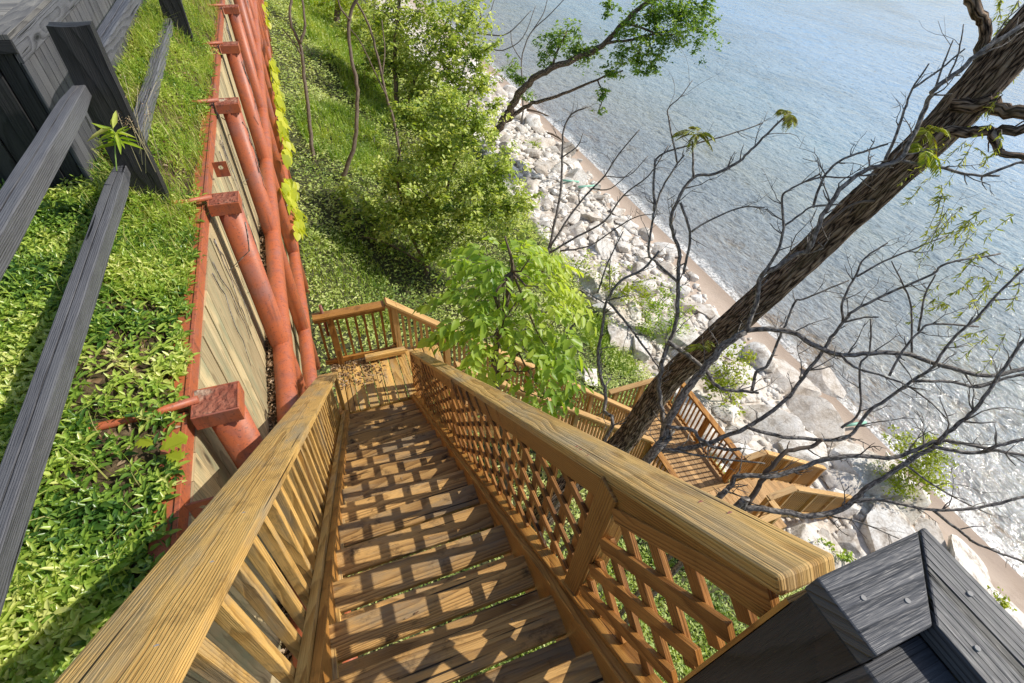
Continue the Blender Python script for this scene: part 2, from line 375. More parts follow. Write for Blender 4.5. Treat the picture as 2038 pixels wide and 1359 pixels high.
# water: one wide sheet with wind ripples
t = NT('lake_water'); g = t.n('NewGeometry').outputs['Position']
sx = t.n('SeparateXYZ', {0: g}); X_, Y_ = sx.outputs[0], sx.outputs[1]
w1 = t.noise(t.scale(g, (1.0, .55, 1)), 1.1, 4, .6, .4); w2 = t.noise(t.scale(g, (1.0, .6, 1)), 4.0, 5, .65, .5)
w3 = t.noise(t.scale(g, (.35, .12, 1)), .9, 3, .5, .6)
hgt = t.math('ADD', t.math('MULTIPLY', w1, 1.0), t.math('ADD', t.math('MULTIPLY', w2, .35), t.math('MULTIPLY', w3, .8)))
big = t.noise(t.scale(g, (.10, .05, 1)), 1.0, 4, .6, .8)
xs_ = t.math('ADD', t.math('MULTIPLY', t.math('SUBTRACT', X_, SHORE_X), .022), t.math('MULTIPLY', t.math('SUBTRACT', big, .5), .22))
deep = t.ramp(xs_, [(0, (.27, .18, .105)), (.07, (.215, .165, .105)), (.20, (.20, .205, .155)), (.42, (.21, .345, .42)), (.85, (.215, .45, .74))])
deep = t.mix(t.ramp(hgt, [(.85, 0.), (1.5, .30)]), deep, (.40, .48, .53))  # higher water tinted paler, light on the waves put into the colour
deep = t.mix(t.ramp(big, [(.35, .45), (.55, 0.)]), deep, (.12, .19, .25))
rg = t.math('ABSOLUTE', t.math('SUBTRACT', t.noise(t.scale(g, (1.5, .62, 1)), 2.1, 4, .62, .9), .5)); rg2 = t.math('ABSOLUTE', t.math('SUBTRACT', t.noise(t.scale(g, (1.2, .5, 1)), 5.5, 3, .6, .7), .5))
deep = t.mix(t.ramp(rg, [(0, .50), (.035, .10), (.07, 0.)]), deep, (.42, .49, .53)); deep = t.mix(t.ramp(rg2, [(0, .30), (.04, 0.)]), deep, (.42, .47, .50))  # thin crest lines painted lighter: light catching the ripples, in the colour
deep = t.mix(t.ramp(rg, [(.09, 0.), (.19, .6)]), deep, (.035, .055, .075))  # troughs painted darker: ripple shade put into the colour
deep = t.mix(t.ramp(rg2, [(.10, 0.), (.2, .45)]), deep, (.035, .055, .075))  # same painted trough shade for the finer ripples
# foam at the swash line and one breaking ripple
fn = t.noise(t.scale(g, (1.4, .5, 1)), 1.3, 5, .7, 1.0); fn2 = t.noise(g, 7, 5, .75)
e1 = t.math('SUBTRACT', t.math('SUBTRACT', X_, SHORE_X+.15), t.math('MULTIPLY', t.math('SUBTRACT', fn, .5), 2.2))
band = t.math('MULTIPLY', t.ramp(t.math('MULTIPLY_ADD', e1, .5, .5), [(.30, 0.), (.50, 1.), (.58, .9), (.80, 0.)]), t.ramp(fn2, [(.40, 0.), (.56, 1.)]))
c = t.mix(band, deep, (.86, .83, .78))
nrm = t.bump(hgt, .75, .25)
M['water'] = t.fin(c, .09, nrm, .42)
me = fast_mesh('water', [(SHORE_X-1.2, -900, WATER_Z), (2500, -900, WATER_Z), (2500, 2500, WATER_Z), (SHORE_X-1.2, 2500, WATER_Z)], np.array([[0, 1, 2, 3]]), M['water'])
tag(me, kind='structure')

# ------------------------------------------------------------------ main stair flight
RUN, RISE, Y0, Z0 = .272, .241, .847, -2.406
SLOPE = RISE/RUN
def nose(y): return Z0 - SLOPE*(y-Y0)
def xoff(y): return .0155*(y-Y0)
st = thing('wooden_staircase', 'amber stained wooden staircase with open treads going straight down beside the red steel wall', 'staircase', (0, .1, -1.9))
for k in range(-2, 15):
    y = Y0+RUN*k; z = Z0-RISE*k; xo = xoff(y); tl = random.uniform(-.004, .004)
    m = MB()
    sk = random.uniform(-.006, .006); m.beam((-.37+xo, y-.074, z-.019+tl), (.535+xo, y-.074+sk, z-.019), .148, .038)
    m.beam((-.37+xo, y-.237, z-.021), (.535+xo, y-.240, z-.021), .148, .038)
    m.build('tread', M['tread'], st, .004)
y0, y1 = -.45, 4.80
for nm, xa, wd in (('stringer', -.385, .038), ('stringer', .552, .038)):
    m = MB(); m.beam((xa+xoff(y0), y0, nose(y0)-.15), (xa+xoff(y1), y1, nose(y1)-.15), wd, .30); m.build(nm, M['amber'], st, .004)
m = MB(); m.beam((.60+xoff(y0), y0, nose(y0)+.05), (.60+xoff(y1), y1, nose(y1)+.05), .06, .04); m.build('bottom_rail', M['amber'], st, .004)
m = MB(); m.beam((-.425+xoff(y0), y0, nose(y0)+.03), (-.425+xoff(y1), y1, nose(y1)+.03), .04, .10); m.build('bottom_rail', M['rail'], st, .004)
for k in range(-1, 15):   # cleats under the treads on the left
    y = Y0+RUN*k; m = MB(); m.beam((-.362+xoff(y), y-.27, nose(y)-.01), (-.362+xoff(y), y-.03, nose(y)-.06), .026, .085); m.build('cleat', M['rail'], st, .003)
# left handrail: a broad plank over square balusters
capL = lambda y: (-.545+.035*(y-.7), -.75-.886*y)
pa, pb = capL(-.35), capL(4.62)
m = MB(); m.beam((pa[0], -.35, pa[1]-.02), (pb[0], 4.62, pb[1]-.02), .235, .04); m.build('handrail', M['rail'], st, .006, label='broad golden left handrail plank')
for i in range(16):
    y = .22+i*.27; x_, z_ = capL(y); dx = .045+random.uniform(-.012, .012)
    m = MB(); m.tube([(x_+dx, y, z_), (x_+dx, y, z_+.003)], .0065, 8); m.build('screw', M['screw'], st)
yb = -.08; 
while yb < 4.6:
    xb_ = -.475+.012*(yb-.7); ct = capL(yb)[1]-.045
    m = MB(); m.beam((xb_, yb, nose(yb)-.14), (xb_+.008, yb+.01, ct), .044, .044, up=(0, 1, 0)); m.build('baluster', M['rail'], st, .004)
    yb += .142
for yy, zt in ((4.80, -5.02), (1.9, capL(1.9)[1]-.04)):
    m = MB(); m.beam((-.50+xoff(yy) if yy < 4 else -.36, yy, nose(yy)-1.0 if yy < 4 else -5.9), (-.50+xoff(yy) if yy < 4 else -.36, yy, zt), .05, .088, up=(0, 1, 0)); m.build('post', M['rail'], st, .004)
# right handrail, posts and lattice
capR = lambda y: (.640+.022*y, -.75-.886*y)
pa, pb = capR(.105), capR(5.12)
m = MB(); m.beam((pa[0], .105, pa[1]-.02), (pb[0], 5.12, pb[1]-.02), .128, .038); m.build('handrail', M['rail'], st, .007, label='weathered golden right handrail with cracked grain')
m = MB(); m.beam((pa[0]-.045, .105, pa[1]-.085), (pb[0]-.045, 5.1, pb[1]-.085), .036, .088); m.build('rail_support', M['amber'], st, .004)
for yy in (.28, .34, .70, .75, .78, 1.55, 2.42, 2.47, 3.3, 4.05):
    x_, z_ = capR(yy); dx = random.uniform(-.045, .045); m = MB(); m.tube([(x_+dx, yy, z_-.003), (x_+dx, yy, z_+.002)], .008, 8); m.build('screw', M['rust'], st)
posts = (.54, 2.44, 4.03, 4.98)
for i, yy in enumerate(posts):
    x_ = capR(yy)[0]-.03; m = MB(); m.beam((x_, yy, nose(yy)-.32), (x_, yy, capR(yy)[1]-.05), .088, .088, up=(0, 1, 0)); m.build('post', M['amber'], st, .005)
segs = [(.10, .49)]+[(posts[i]+.05, posts[i+1]-.05) for i in range(3)]
def clip_seg(yc0, slope, ya, yb, lo, hi):
    "part of z = slope*(y) + yc0 inside ya<y<yb and lo(y)<z<hi(y)"
    a, b = ya, yb
    for off, sgn in ((lo, 1), (hi, -1)):
        k = slope+SLOPE; c0 = yc0-(off+SLOPE*0)   # z - (off - SLOPE*y) = k*y + yc0 - off
        if abs(k) < 1e-6:
            if sgn*(yc0-off) < 0: return None
            continue
        r = (off-yc0)/k
        if (k > 0) == (sgn > 0): a = max(a, r)
        else: b = min(b, r)
    return (a, b) if b-a > .03 else None
zlo = Z0+SLOPE*Y0+.075; zhi = -.75-.055
for si, (ya, yb_) in enumerate(segs):
    m = MB(); x1 = .575+.022*(ya+yb_)/2
    if si == 0:                # the topmost panel is a diagonal lattice
        for j in range(40):
            c0 = -3.2+j*.20; r = clip_seg(c0, -1.1, ya, yb_, zlo, zhi)
            if r: m.beam((x1+.006, r[0], c0-1.1*r[0]), (x1+.006, r[1], c0-1.1*r[1]), .017, .048)
        for j in range(60):
            c0 = -3.4+j*.175; r = clip_seg(c0, .65, ya, yb_, zlo, zhi)
            if r: m.beam((x1+.024, r[0], c0+.65*r[0]), (x1+.024, r[1], c0+.65*r[1]), .017, .046)
    else:                      # upright and level slats
        for j in range(80):
            c0 = -6.6+j*.166; r = clip_seg(c0, 0.0, ya, yb_, zlo, zhi)
            if r: m.beam((x1+.006, r[0], c0), (x1+.006, r[1], c0), .013, .040)
        y = ya+.05
        while y < yb_:
            m.beam((x1+.023, y, zlo-SLOPE*y), (x1+.021, y, zhi-SLOPE*y), .042, .013, up=(1, 0, 0)); y += .125
    m.build('lattice_panel', M['lattice'], st, .0015)

# ------------------------------------------------------------------ generic level / sloping railing
def railing(par, p0, p1, h, pitch, post_at=(), capw=.14, mat='deckrail', gap=.09, bal=.036, top_only=False, posth=0):
    "p0, p1: feet of the rail line; p0->p1 may slope"
    p0, p1 = Vector(p0), Vector(p1); d = p1-p0; n = max(1, int(round(d.length/pitch)))
    z = Vector((0, 0, h))
    m = MB(); m.beam(p0+z, p1+z, capw, .038); m.build('handrail', M[mat], par, .004)
    m = MB(); m.beam(p0+z-Vector((0, 0, .066)), p1+z-Vector((0, 0, .066)), .038, .085); m.build('top_rail', M[mat], par)
    m = MB(); m.beam(p0+Vector((0, 0, gap)), p1+Vector((0, 0, gap)), .038, .085); m.build('lower_rail', M[mat], par)
    side = Vector((0, 0, 1)).cross(d).normalized()*.036
    proto = None
    for i in range(n):
        q = p0+d*((i+.5)/n)
        if proto is None:
            m = MB(); m.beam(q+side+Vector((0, 0, gap-.03)), q+side+z-Vector((0, 0, .03)), bal, bal, up=(0, 1, 0)); proto = m.build('baluster', M[mat], par); pq = q
        else:
            o = proto.copy(); COL.objects.link(o); o.parent = par; o.location = q-pq
    for f in post_at:
        q = p0+d*f; m = MB(); m.beam(q-Vector((0, 0, .25)), q+z+Vector((0, 0, posth)), .088, .088, up=(0, 1, 0)); m.build('post', M[mat], par, .004)
def planks(par, x0, x1, y0, y1, z, mat='deck', wd=.14, gapw=.006, name='deck_board'):
    x = x0
    while x < x1-.03:
        e = min(x+wd, x1); m = MB(); m.box((x, y0, z-.036), (e-gapw, y1, z+random.uniform(-.002, .002)), 'y'); m.build(name, M[mat], par, .003); x = e

# upper landing
LZ = -5.88
ld = thing('landing_deck', 'small square wooden landing below the lattice stair with dry leaves in its corner', 'landing', (.4, 5.3, LZ))
planks(ld, -.43, 1.25, 4.78, 5.80, LZ, 'rail', .142, .013)
m = MB(); m.beam((-.43, 4.80, LZ-.13), (1.25, 4.80, LZ-.13), .038, .18); m.build('joist', M['amber'], ld)
for xx, yy in ((-.38, 5.74), (1.2, 5.74), (1.2, 4.85), (-.38, 4.85)):
    g0 = float(gz(xx, yy))-.1; m = MB(); m.beam((xx, yy, g0), (xx, yy, LZ-.04), .12, .12, up=(0, 1, 0)); m.build('support_post', M['amber'], ld)
railing(ld, (-.50, 5.76, LZ), (.50, 5.76, LZ), 1.02, .118, (.22,), mat='amber')
m = MB(); m.beam((.08, 5.66, LZ+.10), (.70, 5.66, LZ+.10), .09, .09); m.build('toe_board', M['rail'], ld, .004)
m = MB(); m.tube([(-.36, 5.80, LZ+.6), (-.36, 5.80, LZ+1.18)], .022, 8); m.build('iron_stake', M['rust'], ld)

# second flight: down toward the lake
f2 = thing('lower_staircase', 'golden wooden stair flight with baluster rails descending from the landing behind the leafy tree', 'staircase', (1.25, 5.3, LZ))
S2 = .893
def n2z(x): return LZ-.02-S2*(x-.62)
for k in range(19):
    x = 1.25+.27*k
    if x > 5.95: break
    m = MB(); m.beam((x+.12, 4.90, n2z(x)-.24), (x+.12, 5.70, n2z(x)-.24), .26, .038); m.build('tread', M['deck'], f2)
for yy in (4.86, 5.74):
    m = MB(); m.beam((1.1, yy, n2z(1.1)-.33), (6.0, yy, n2z(6.0)-.33), .04, .28); m.build('stringer', M['deckrail'], f2)
railing(f2, (.52, 5.75, n2z(.52)), (6.0, 5.75, n2z(6.0)), 1.02, .118, (.02, .16, .45, .75, .99))
railing(f2, (1.30, 4.85, n2z(1.30)), (6.0, 4.85, n2z(6.0)), 1.02, .118, (.02, .5, .99))
for xx in (2.6, 4.3):
    for yy in (4.86, 5.74):
        m = MB(); m.beam((xx, yy, float(gz(xx, yy))-.1), (xx, yy, n2z(xx)-.3), .09, .09, up=(0, 1, 0)); m.build('support_post', M['deckrail'], f2)

# lower deck
DZ = -10.8
dk = thing('lower_deck', 'pale wooden platform with striped baluster shadows above the boulders', 'deck', (6.9, 4.5, DZ))
planks(dk, 5.95, 7.80, 3.84, 6.55, DZ, 'deck')
planks(dk, 5.95, 8.42, 2.36, 3.70, DZ-.004, 'deck')
m = MB(); m.box((5.95, 3.705, DZ-.036), (7.85, 3.835, DZ+.003), 'x'); m.build('border_board', M['deckrail'], dk, .003)
H3 = 1.07
railing(dk, (7.75, 3.80, DZ), (7.75, 6.45, DZ), H3, .135, (0.0, .45, 1.0), mat='amber')
railing(dk, (5.75, 6.50, DZ), (7.75, 6.50, DZ), H3, .135, (0.1, .5))
railing(dk, (7.83, 3.74, DZ), (8.38, 3.74, DZ), H3, .095, (1.0,))
railing(dk, (7.65, 2.77, DZ), (8.40, 2.77, DZ), H3, .095, (0., 1.0))
railing(dk, (7.65, 2.40, DZ), (7.65, 2.70, DZ), H3, .1, ())
railing(dk, (6.0, 2.40, DZ), (7.60, 2.40, DZ), H3, .11, (0., 1.0))
railing(dk, (5.97, 2.45, DZ), (5.97, 4.80, DZ), H3, .12, (.5, 1.0), mat='amber')
for xx in (6.0, 7.72, 8.36):
    for yy in (2.45, 3.8, 6.45):
        if xx > 8 and yy > 4: continue
        m = MB(); m.beam((xx, yy, float(gz(xx, yy))-.15), (xx, yy, DZ-.04), .13, .13, up=(0, 1, 0)); m.build('support_post', M['deckrail'], dk)
m = MB(); m.box((5.95, 2.36, DZ-.22), (8.42, 2.395, DZ-.04), 'x'); m.box((7.78, 3.85, DZ-.22), (7.81, 6.5, DZ-.04), 'y'); m.build('rim_joist', M['deckrail'], dk)

# third flight down to the beach
f3 = thing('beach_staircase', 'pale wooden stair flight with close vertical slats going down onto the boulders', 'staircase', (8.4, 3.25, DZ))
S3 = .73
def n3z(x): return DZ-S3*(x-8.4)
for k in range(1, 13):
    x = 8.4+.28*k; m = MB(); m.beam((x, 2.82, n3z(x)-.02), (x, 3.68, n3z(x)-.02), .27, .038); m.build('tread', M['deck'], f3)
for yy in (2.79, 3.71):
    m = MB(); m.beam((8.4, yy, n3z(8.4)-.16), (12.0, yy, n3z(12.0)-.16), .04, .26); m.build('stringer', M['deckrail'], f3)
railing(f3, (8.45, 3.74, n3z(8.45)), (12.0, 3.74, n3z(12.0)), H3, .118, (.35, .68, 1.0), gap=-.05, bal=.032)
railing(f3, (8.45, 2.76, n3z(8.45)), (12.0, 2.76, n3z(12.0)), H3, .118, (.35, .68, 1.0), gap=-.05, bal=.032)
# ------------------------------------------------------------------ red steel retaining wall
ZC = -2.70
wall = thing('retaining_wall', 'red steel retaining wall of round piles, pipe walers and weathered upright planks', 'retaining wall', (-1.0, 3, ZC))
y = -1.6; rr = random.Random(3)
while y < 44:
    wdt = rr.uniform(.18, .23); m = MB()
    m.beam((-1.115+rr.uniform(-.006, .006), y+wdt/2, -4.72), (-1.115+rr.uniform(-.006, .006), y+wdt/2, -2.83), wdt-.005, .045, up=(1, 0, 0))
    o = m.build('wall_plank', M['lagging'], wall); y += wdt
    if y > 17: break
m = MB(); m.box((-1.14, y, -4.72), (-1.09, 60, -2.83), 'y'); m.build('plank_panel', M['lagging'], wall)
m = MB(); m.box((-1.14, -3, -8.6), (-1.085, 60, -4.80), 'y'); m.build('lower_panel', M['lagging'], wall)
m = MB(); m.box((-1.13, -3, -4.79), (-.90, 60, -4.725), 'y'); m.build('soil_ledge', M['soil'], wall)
PY = [2.52+2.66*k for k in range(-1, 15)]
edges = [-2.5]+[p for p in PY]+[44.0]
for a, b in zip(edges[:-1], edges[1:]):   # channel cap between the piles
    m = MB(); m.box((-1.235, a+.01, ZC-.012), (-1.105, b-.012, ZC), 'y'); m.box((-1.118, a+.01, ZC-.155), (-1.104, b-.012, ZC-.013), 'y'); m.beam((-1.113, a+.01, ZC+.002), (-1.113, b-.012, ZC+.002), .028, .018)
    m.build('channel_cap', M['red'], wall, .003)
for k, py in enumerate(PY):
    m = MB(); m.tube([(-.905, py, -9.2), (-.905, py, -5.5), (-.905, py, ZC-.02)], .118, 28); m.build('pile', M['red'], wall)
    m = MB(); x0, x1, ya, yb = -1.065, -.785, py-.122, py+.122; zt = ZC+.055
    for lo, hi, ax in (((x0, ya, zt-.12), (x1, ya+.014, zt), 'x'), ((x0, yb-.014, zt-.12), (x1, yb, zt), 'x'), ((x1-.014, ya+.016, zt-.12), (x1, yb-.016, zt), 'y'), ((x0, ya+.016, zt-.12), (x0+.014, yb-.016, zt), 'y')):
        m.box(lo, hi, ax)
    pc = m.build('pile_cap', M['red'], wall, .004)
    bm = bmesh.new(); n = 14
    grid = [[bm.verts.new((x0+.014+(x1-x0-.028)*i/n-pc.parent.location.x, ya+.014+(yb-ya-.028)*j/n-pc.parent.location.y, zt-.001+.010*mnoise.noise(Vector((i*.5, j*.5, k*3.1)))+.008*mnoise.noise(Vector((i*1.7, j*1.7, k)))-pc.parent.location.z)) for j in range(n+1)] for i in range(n+1)]
    for i in range(n):
        for j in range(n): bm.faces.new((grid[i][j], grid[i+1][j], grid[i+1][j+1], grid[i][j+1]))
    me = bpy.data.meshes.new('concrete_fill'); bm.to_mesh(me); bm.free(); me.materials.append(M['capfill'])
    link(bpy.data.objects.new('concrete_fill', me), pc)
    m = MB(); m.tube([(-1.02, py+.02, zt+.012), (-1.3, py-.02, zt+.014), (-1.75, py-.12, zt+.10), (-2.4, py-.26, zt+.20), (-3.0, py-.36, zt+.10)], .026, 10); m.build('tie_rod', M['red'], wall)
for lug in (1.78, 5.98):   # lifting lugs with a hole
    m = MB()
    cy, cz, hw, hh, hr, tx = lug, ZC-.05, .06, .085, .026, .012
    ring = [(hw*.98*s_, hh*c_) for s_, c_ in ((1, -1), (1, 0), (1, 1), (0, 1), (-1, 1), (-1, 0), (-1, -1), (0, -1))]
    for sx_ in (0, 1):
        b0 = len(m.v)
        for i, (a_, b_) in enumerate(ring):
            m.v.append(Vector((-.98+a_*1.2, cy+sx_*tx, cz+b_+.03))); ang = math.atan2(b_, a_)
            m.v.append(Vector((-.98+hr*math.cos(ang), cy+sx_*tx, cz+.05+hr*math.sin(ang))))
        for i in range(8):
            j = (i+1) % 8; m.quadface((b0+2*i, b0+2*j, b0+2*j+1, b0+2*i+1), [(0, 0)]*4)
    for i in range(8):
        j = (i+1) % 8; m.quadface((2*i, 2*j, 16+2*j, 16+2*i), [(0, 0)]*4); m.quadface((2*i+1, 2*j+1, 16+2*j+1, 16+2*i+1), [(0, 0)]*4)
    m.build('lifting_lug', M['red'], wall)
for zz, ya in ((-4.71, -3.0), (-6.90, -3.0)):
    m = MB(); ys = np.linspace(ya, 58, 60)
    m.tube([(-.888+.006*math.sin(q*1.7), q, zz+.008*math.sin(q*.9)) for q in ys], .121, 24); m.build('waler', M['red'], wall)

# ------------------------------------------------------------------ split rail fence, black
fx = -1.60
fence = thing('rail_fence', 'black painted rail fence with rough posts standing beside the grass strip', 'fence', (fx, 4, -2.5))
def rough_post(y, tilt=0.0):
    bm = bmesh.new(); h0, h1 = -2.62, -1.13
    ns = 10; rings = []
    for i in range(ns+1):
        z = h0+(h1-h0)*i/ns; ring = []
        for (a, b) in ((-1, -1), (-.33, -1.04), (.33, -.97), (1, -1), (1.03, -.3), (1, .3), (1, 1), (.33, 1.02), (-.33, .98), (-1, 1), (-1.02, .3), (-.98, -.3)):
            q = Vector((a*3, b*3, z*4+y)); ww = .135+.014*(1-i/ns)
            zz = z+(.03*mnoise.noise(Vector((a*2, b*2, y))) if i == ns else 0)
            ring.append(bm.verts.new((a*ww+.006*mnoise.noise(q)+tilt*(z-h0), y+b*.055*(1+.10*mnoise.noise(q*.7)), zz)))
        rings.append(ring)
    uvl = bm.loops.layers.uv.new('UVMap')
    for i in range(ns):
        for k in range(12):
            k2 = (k+1) % 12; f = bm.faces.new((rings[i][k], rings[i][k2], rings[i+1][k2], rings[i+1][k]))
            for l, (u, v) in zip(f.loops, ((i/ns*1.4, k*.045), (i/ns*1.4, k*.045+.045), ((i+1)/ns*1.4, k*.045+.045), ((i+1)/ns*1.4, k*.045))): l[uvl].uv = (u+y*7, v+int(y*9)+.1)
    f = bm.faces.new(rings[-1])
    for l in f.loops: l[uvl].uv = (l.vert.co.x*3, l.vert.co.y*3)
    for v in bm.verts: v.co += Vector((fx+.09, 0, 0))-fence.location
    me = bpy.data.meshes.new('post'); bm.to_mesh(me); bm.free(); me.materials.append(M['black'])
    link(bpy.data.objects.new('post', me), fence)
def split_rail(ya, za, yb, zb, wd, ht, xa=0, xb=0, name='rail'):
    m = MB(); n = 14; a = Vector((fx+xa, ya, za)); b = Vector((fx+xb, yb, zb))
    prof = [(-.5, -.42), (-.44, -.5), (.44, -.5), (.5, -.43), (.5, .44), (.44, .5), (.09, .5), (.055, .30), (.02, .5), (-.43, .5), (-.5, .43)]
    base = 0; sid = random.uniform(0, 99)
    for i in range(n+1):
        p = a.lerp(b, i/n); tp = 1.0 - (.25 if i in (0, n) else 0)
        for (u, v) in prof:
            q = Vector((u*2, v*2, i*.5+sid)); g_ = 1+.07*mnoise.noise(q)
            m.v.append(p+Vector((u*wd*tp*g_, 0, v*ht*tp*g_))+Vector((.008*mnoise.noise(q*.4+Vector((9, 0, 0))), 0, .010*mnoise.noise(q*.4))))
    k = len(prof); L = (b-a).length; o = random.uniform(0, 40); qv = random.randint(1, 900)+.02; vv = [0]
    for j in range(k): vv.append(vv[-1]+.12*math.hypot(prof[(j+1) % k][0]-prof[j][0], prof[(j+1) % k][1]-prof[j][1]))
    for i in range(n):
        for j in range(k):
            j2 = (j+1) % k
            m.quadface((i*k+j, i*k+j2, (i+1)*k+j2, (i+1)*k+j), [(o+L*i/n, qv+vv[j]), (o+L*i/n, qv+vv[j+1]), (o+L*(i+1)/n, qv+vv[j+1]), (o+L*(i+1)/n, qv+vv[j])])
    m.quadface(list(range(k))[::-1], [(0, 0)]*k); m.quadface(range(n*k, n*k+k), [(0, 0)]*k)
    m.build(name, M['blackrail'], fence, .0025)
rough_post(5.15, .02); rough_post(9.95, .03); rough_post(.2, .02)
split_rail(.1, -1.58, 5.10, -1.58, .13, .12); split_rail(.1, -2.22, 5.10, -2.24, .125, .12)
split_rail(5.22, -1.55, 9.9, -1.52, .14, .13); split_rail(5.22, -2.30, 9.9, -2.18, .13, .13)
split_rail(10.0, -1.52, 14.6, -1.5, .13, .13); split_rail(10.0, -2.2, 14.6, -2.1, .13, .13)

# ------------------------------------------------------------------ black house deck behind the fence
hx, hy, hz = -1.95, 5.27, -1.22
hd = thing('raised_deck', 'dark raised deck with board floor and black plank skirting behind the rail fence', 'deck', (hx, hy, -2.5))
y = hy+.01; 
while y < 15.0:
    m = MB(); m.box((-7.5, y, hz-.036), (hx-.15, y+.138, hz+random.uniform(-.002, .002)), 'x'); m.build('deck_board', M['greydeck'], hd, .004); y += .144
m = MB(); m.box((hx-.146, hy, hz-.036), (hx+.02, 11.2, hz+.004), 'y'); m.build('border_board', M['greydeck'], hd, .004)
m = MB(); m.box((hx-.02, hy+.03, hz-.20), (hx+.018, 11.2, hz-.038), 'y'); m.build('fascia', M['blackrail'], hd, .003)
m = MB(); m.box((-7.5, hy-.005, hz-.125), (hx+.018, hy+.028, hz-.038), 'x'); m.build('fascia', M['black'], hd, .003)
y = hy+.06
while y < 11.1:
    m = MB(); m.box((hx-.035, y, -2.75), (hx-.008, y+.150, hz-.203), 'z'); m.build('skirting_board', M['blackrail'], hd, .003); y += .162
x = hx-.04; i = 0
while x > -5.2:
    m = MB(); off = .0 if i % 2 else .022; m.box((x-.13, hy+.035+off, -2.75), (x, hy+.06+off, hz-.128), 'z'); m.build('skirting_board', M['black'], hd, .003); x -= .136; i += 1  # front boards get the darker black, their shade included in the colour
m = MB(); m.box((hx-.006, hy+.03, -2.75), (hx+.012, hy+.12, hz-.203), 'z'); m.build('corner_board', M['blackrail'], hd, .003)
m = MB(); m.box((-7.4, hy+.2, -2.9), (hx-.06, 11.1, hz-.05), 'y'); m.build('understructure', M['black'], hd)

# ------------------------------------------------------------------ black newel and caps at the head of the stair
nb = thing('black_railing', 'black painted corner newel with mitred cap boards and screws at the stair head', 'railing', (.6, -.05, -1.2))
ZT = -.737
m = MB(); m.box((.532, -.0235, -1.7), (.668, .074, ZT-.004), 'z'); m.build('post', M['black'], nb, .004)
m = MB(); m.box((.532, -.125, -1.7), (.6392, -.0245, ZT), 'z'); m.build('post', M['blackcap'], nb, .004, label='square black post with open end grain')
m = MB(); m.box((.534, .0755, -1.7), (.62, .0835, ZT-.06), 'z'); m.build('edge_strip', M['amber'], nb)
def prism(pts, z0, z1, long_axis):
    m = MB(); n = len(pts); o = random.uniform(0, 40); q_ = random.randint(1, 900)+.25
    for z in (z0, z1): m.v += [Vector((p[0], p[1], z)) for p in pts]
    f = (lambda p: (o+p[0], q_+p[1])) if long_axis == 'x' else (lambda p: (o+p[1], q_-.6+p[0]))
    m.quadface(range(n, 2*n), [f(p) for p in pts]); m.quadface(list(range(n))[::-1], [f(p) for p in pts][::-1])
    for i in range(n):
        j = (i+1) % n; m.quadface((i, j, n+j, n+i), [f(pts[i]), f(pts[j]), (f(pts[j])[0], f(pts[j])[1]+.04), (f(pts[i])[0], f(pts[i])[1]+.04)])
    return m
# pts counter clockwise seen from above
prism([(.530, -.0225), (.634, -.0225), (.735, .079), (.530, .079)], ZT-.003, ZT+.037, 'x').build('cap_board', M['blackcap'], nb, .003)
prism([(.640, -.9), (.752, -.9), (.752, .080), (.742, .080), (.640, -.0235)], ZT-.003, ZT+.036, 'y').build('cap_board', M['blackcap'], nb, .003)
m = MB(); m.box((.615, -.07, -1.3), (.70, -.0236, ZT-.008), 'z'); m.build('filler_block', M['black'], nb)
m = MB(); m.box((.705, -.9, -1.72), (.74, -.03, ZT-.005), 'y'); m.build('skirt_board', M['black'], nb)
for (sx_, sy_) in ((.572, .036), (.628, .012), (.722, -.012), (.665, -.062)):
    m = MB(); m.tube([(sx_, sy_, ZT+.033), (sx_, sy_, ZT+.0385)], .0036, 10); m.build('screw', M['screw'], nb)
# ------------------------------------------------------------------ boulders
def rock_mesh(seed, flat=1.0):
    r = random.Random(seed); bm = bmesh.new(); bmesh.ops.create_icosphere(bm, subdivisions=4, radius=1.0)
    pl = []
    for _ in range(r.randint(9, 14)):
        n = Vector((r.gauss(0, 1), r.gauss(0, 1), r.gauss(0, 1))).normalized(); pl.append((n, r.uniform(.48, .80)))
    for v in bm.verts:
        for n, d in pl:
            k = v.co.dot(n)-d
            if k > 0: v.co -= n*k
        q = v.co*1.3+Vector((seed*7.1, 0, 0))
        v.co *= 1+.05*mnoise.noise(q)+.035*mnoise.noise(q*3.1)+.02*mnoise.noise(q*8)
        v.co.z *= flat
    me = bpy.data.meshes.new('boulder'); bm.to_mesh(me); bm.free()
    me.polygons.foreach_set('use_smooth', [True]*len(me.polygons)); me.set_sharp_from_angle(angle=math.radians(28))
    me.materials.append(M['rock']); return me
t = NT('limestone'); oi = t.n('ObjectInfo'); tc = t.n('TexCoord').outputs['Object']; g = t.n('NewGeometry').outputs['Position']
n1 = t.noise(g, 1.6, 7, .68); n2 = t.noise(g, 9, 6, .7)
c = t.ramp(t.math('ADD', t.math('MULTIPLY', n1, .65), t.math('MULTIPLY', n2, .35)), [(.36, (.30, .25, .20)), (.46, (.58, .52, .45)), (.55, (.80, .765, .71)), (.7, (.90, .88, .85))])
c = t.mix(t.ramp(oi.outputs['Random'], [(0, 0.), (.55, .0), (1, .55)]), c, (.44, .36, .28))
c = t.mix(t.ramp(t.n('SeparateXYZ', {0: g}).outputs[2], [(0, 0.), (1, 0.)]), c, (.2, .2, .2))
crk = t.n('TexVoronoi', {'Vector': t.mix(.25, g, t.n('TexNoise', {'Vector': g, 'Scale': 2.5}).outputs[1]), 'Scale': 2.2}, feature='DISTANCE_TO_EDGE').outputs[0]
c = t.mix(t.ramp(crk, [(.0, .35), (.03, 0.)]), c, (.20, .16, .13))
M['rock'] = t.fin(c, .88, t.bump(t.math('ADD', n1, n2), .55, .06), .25)
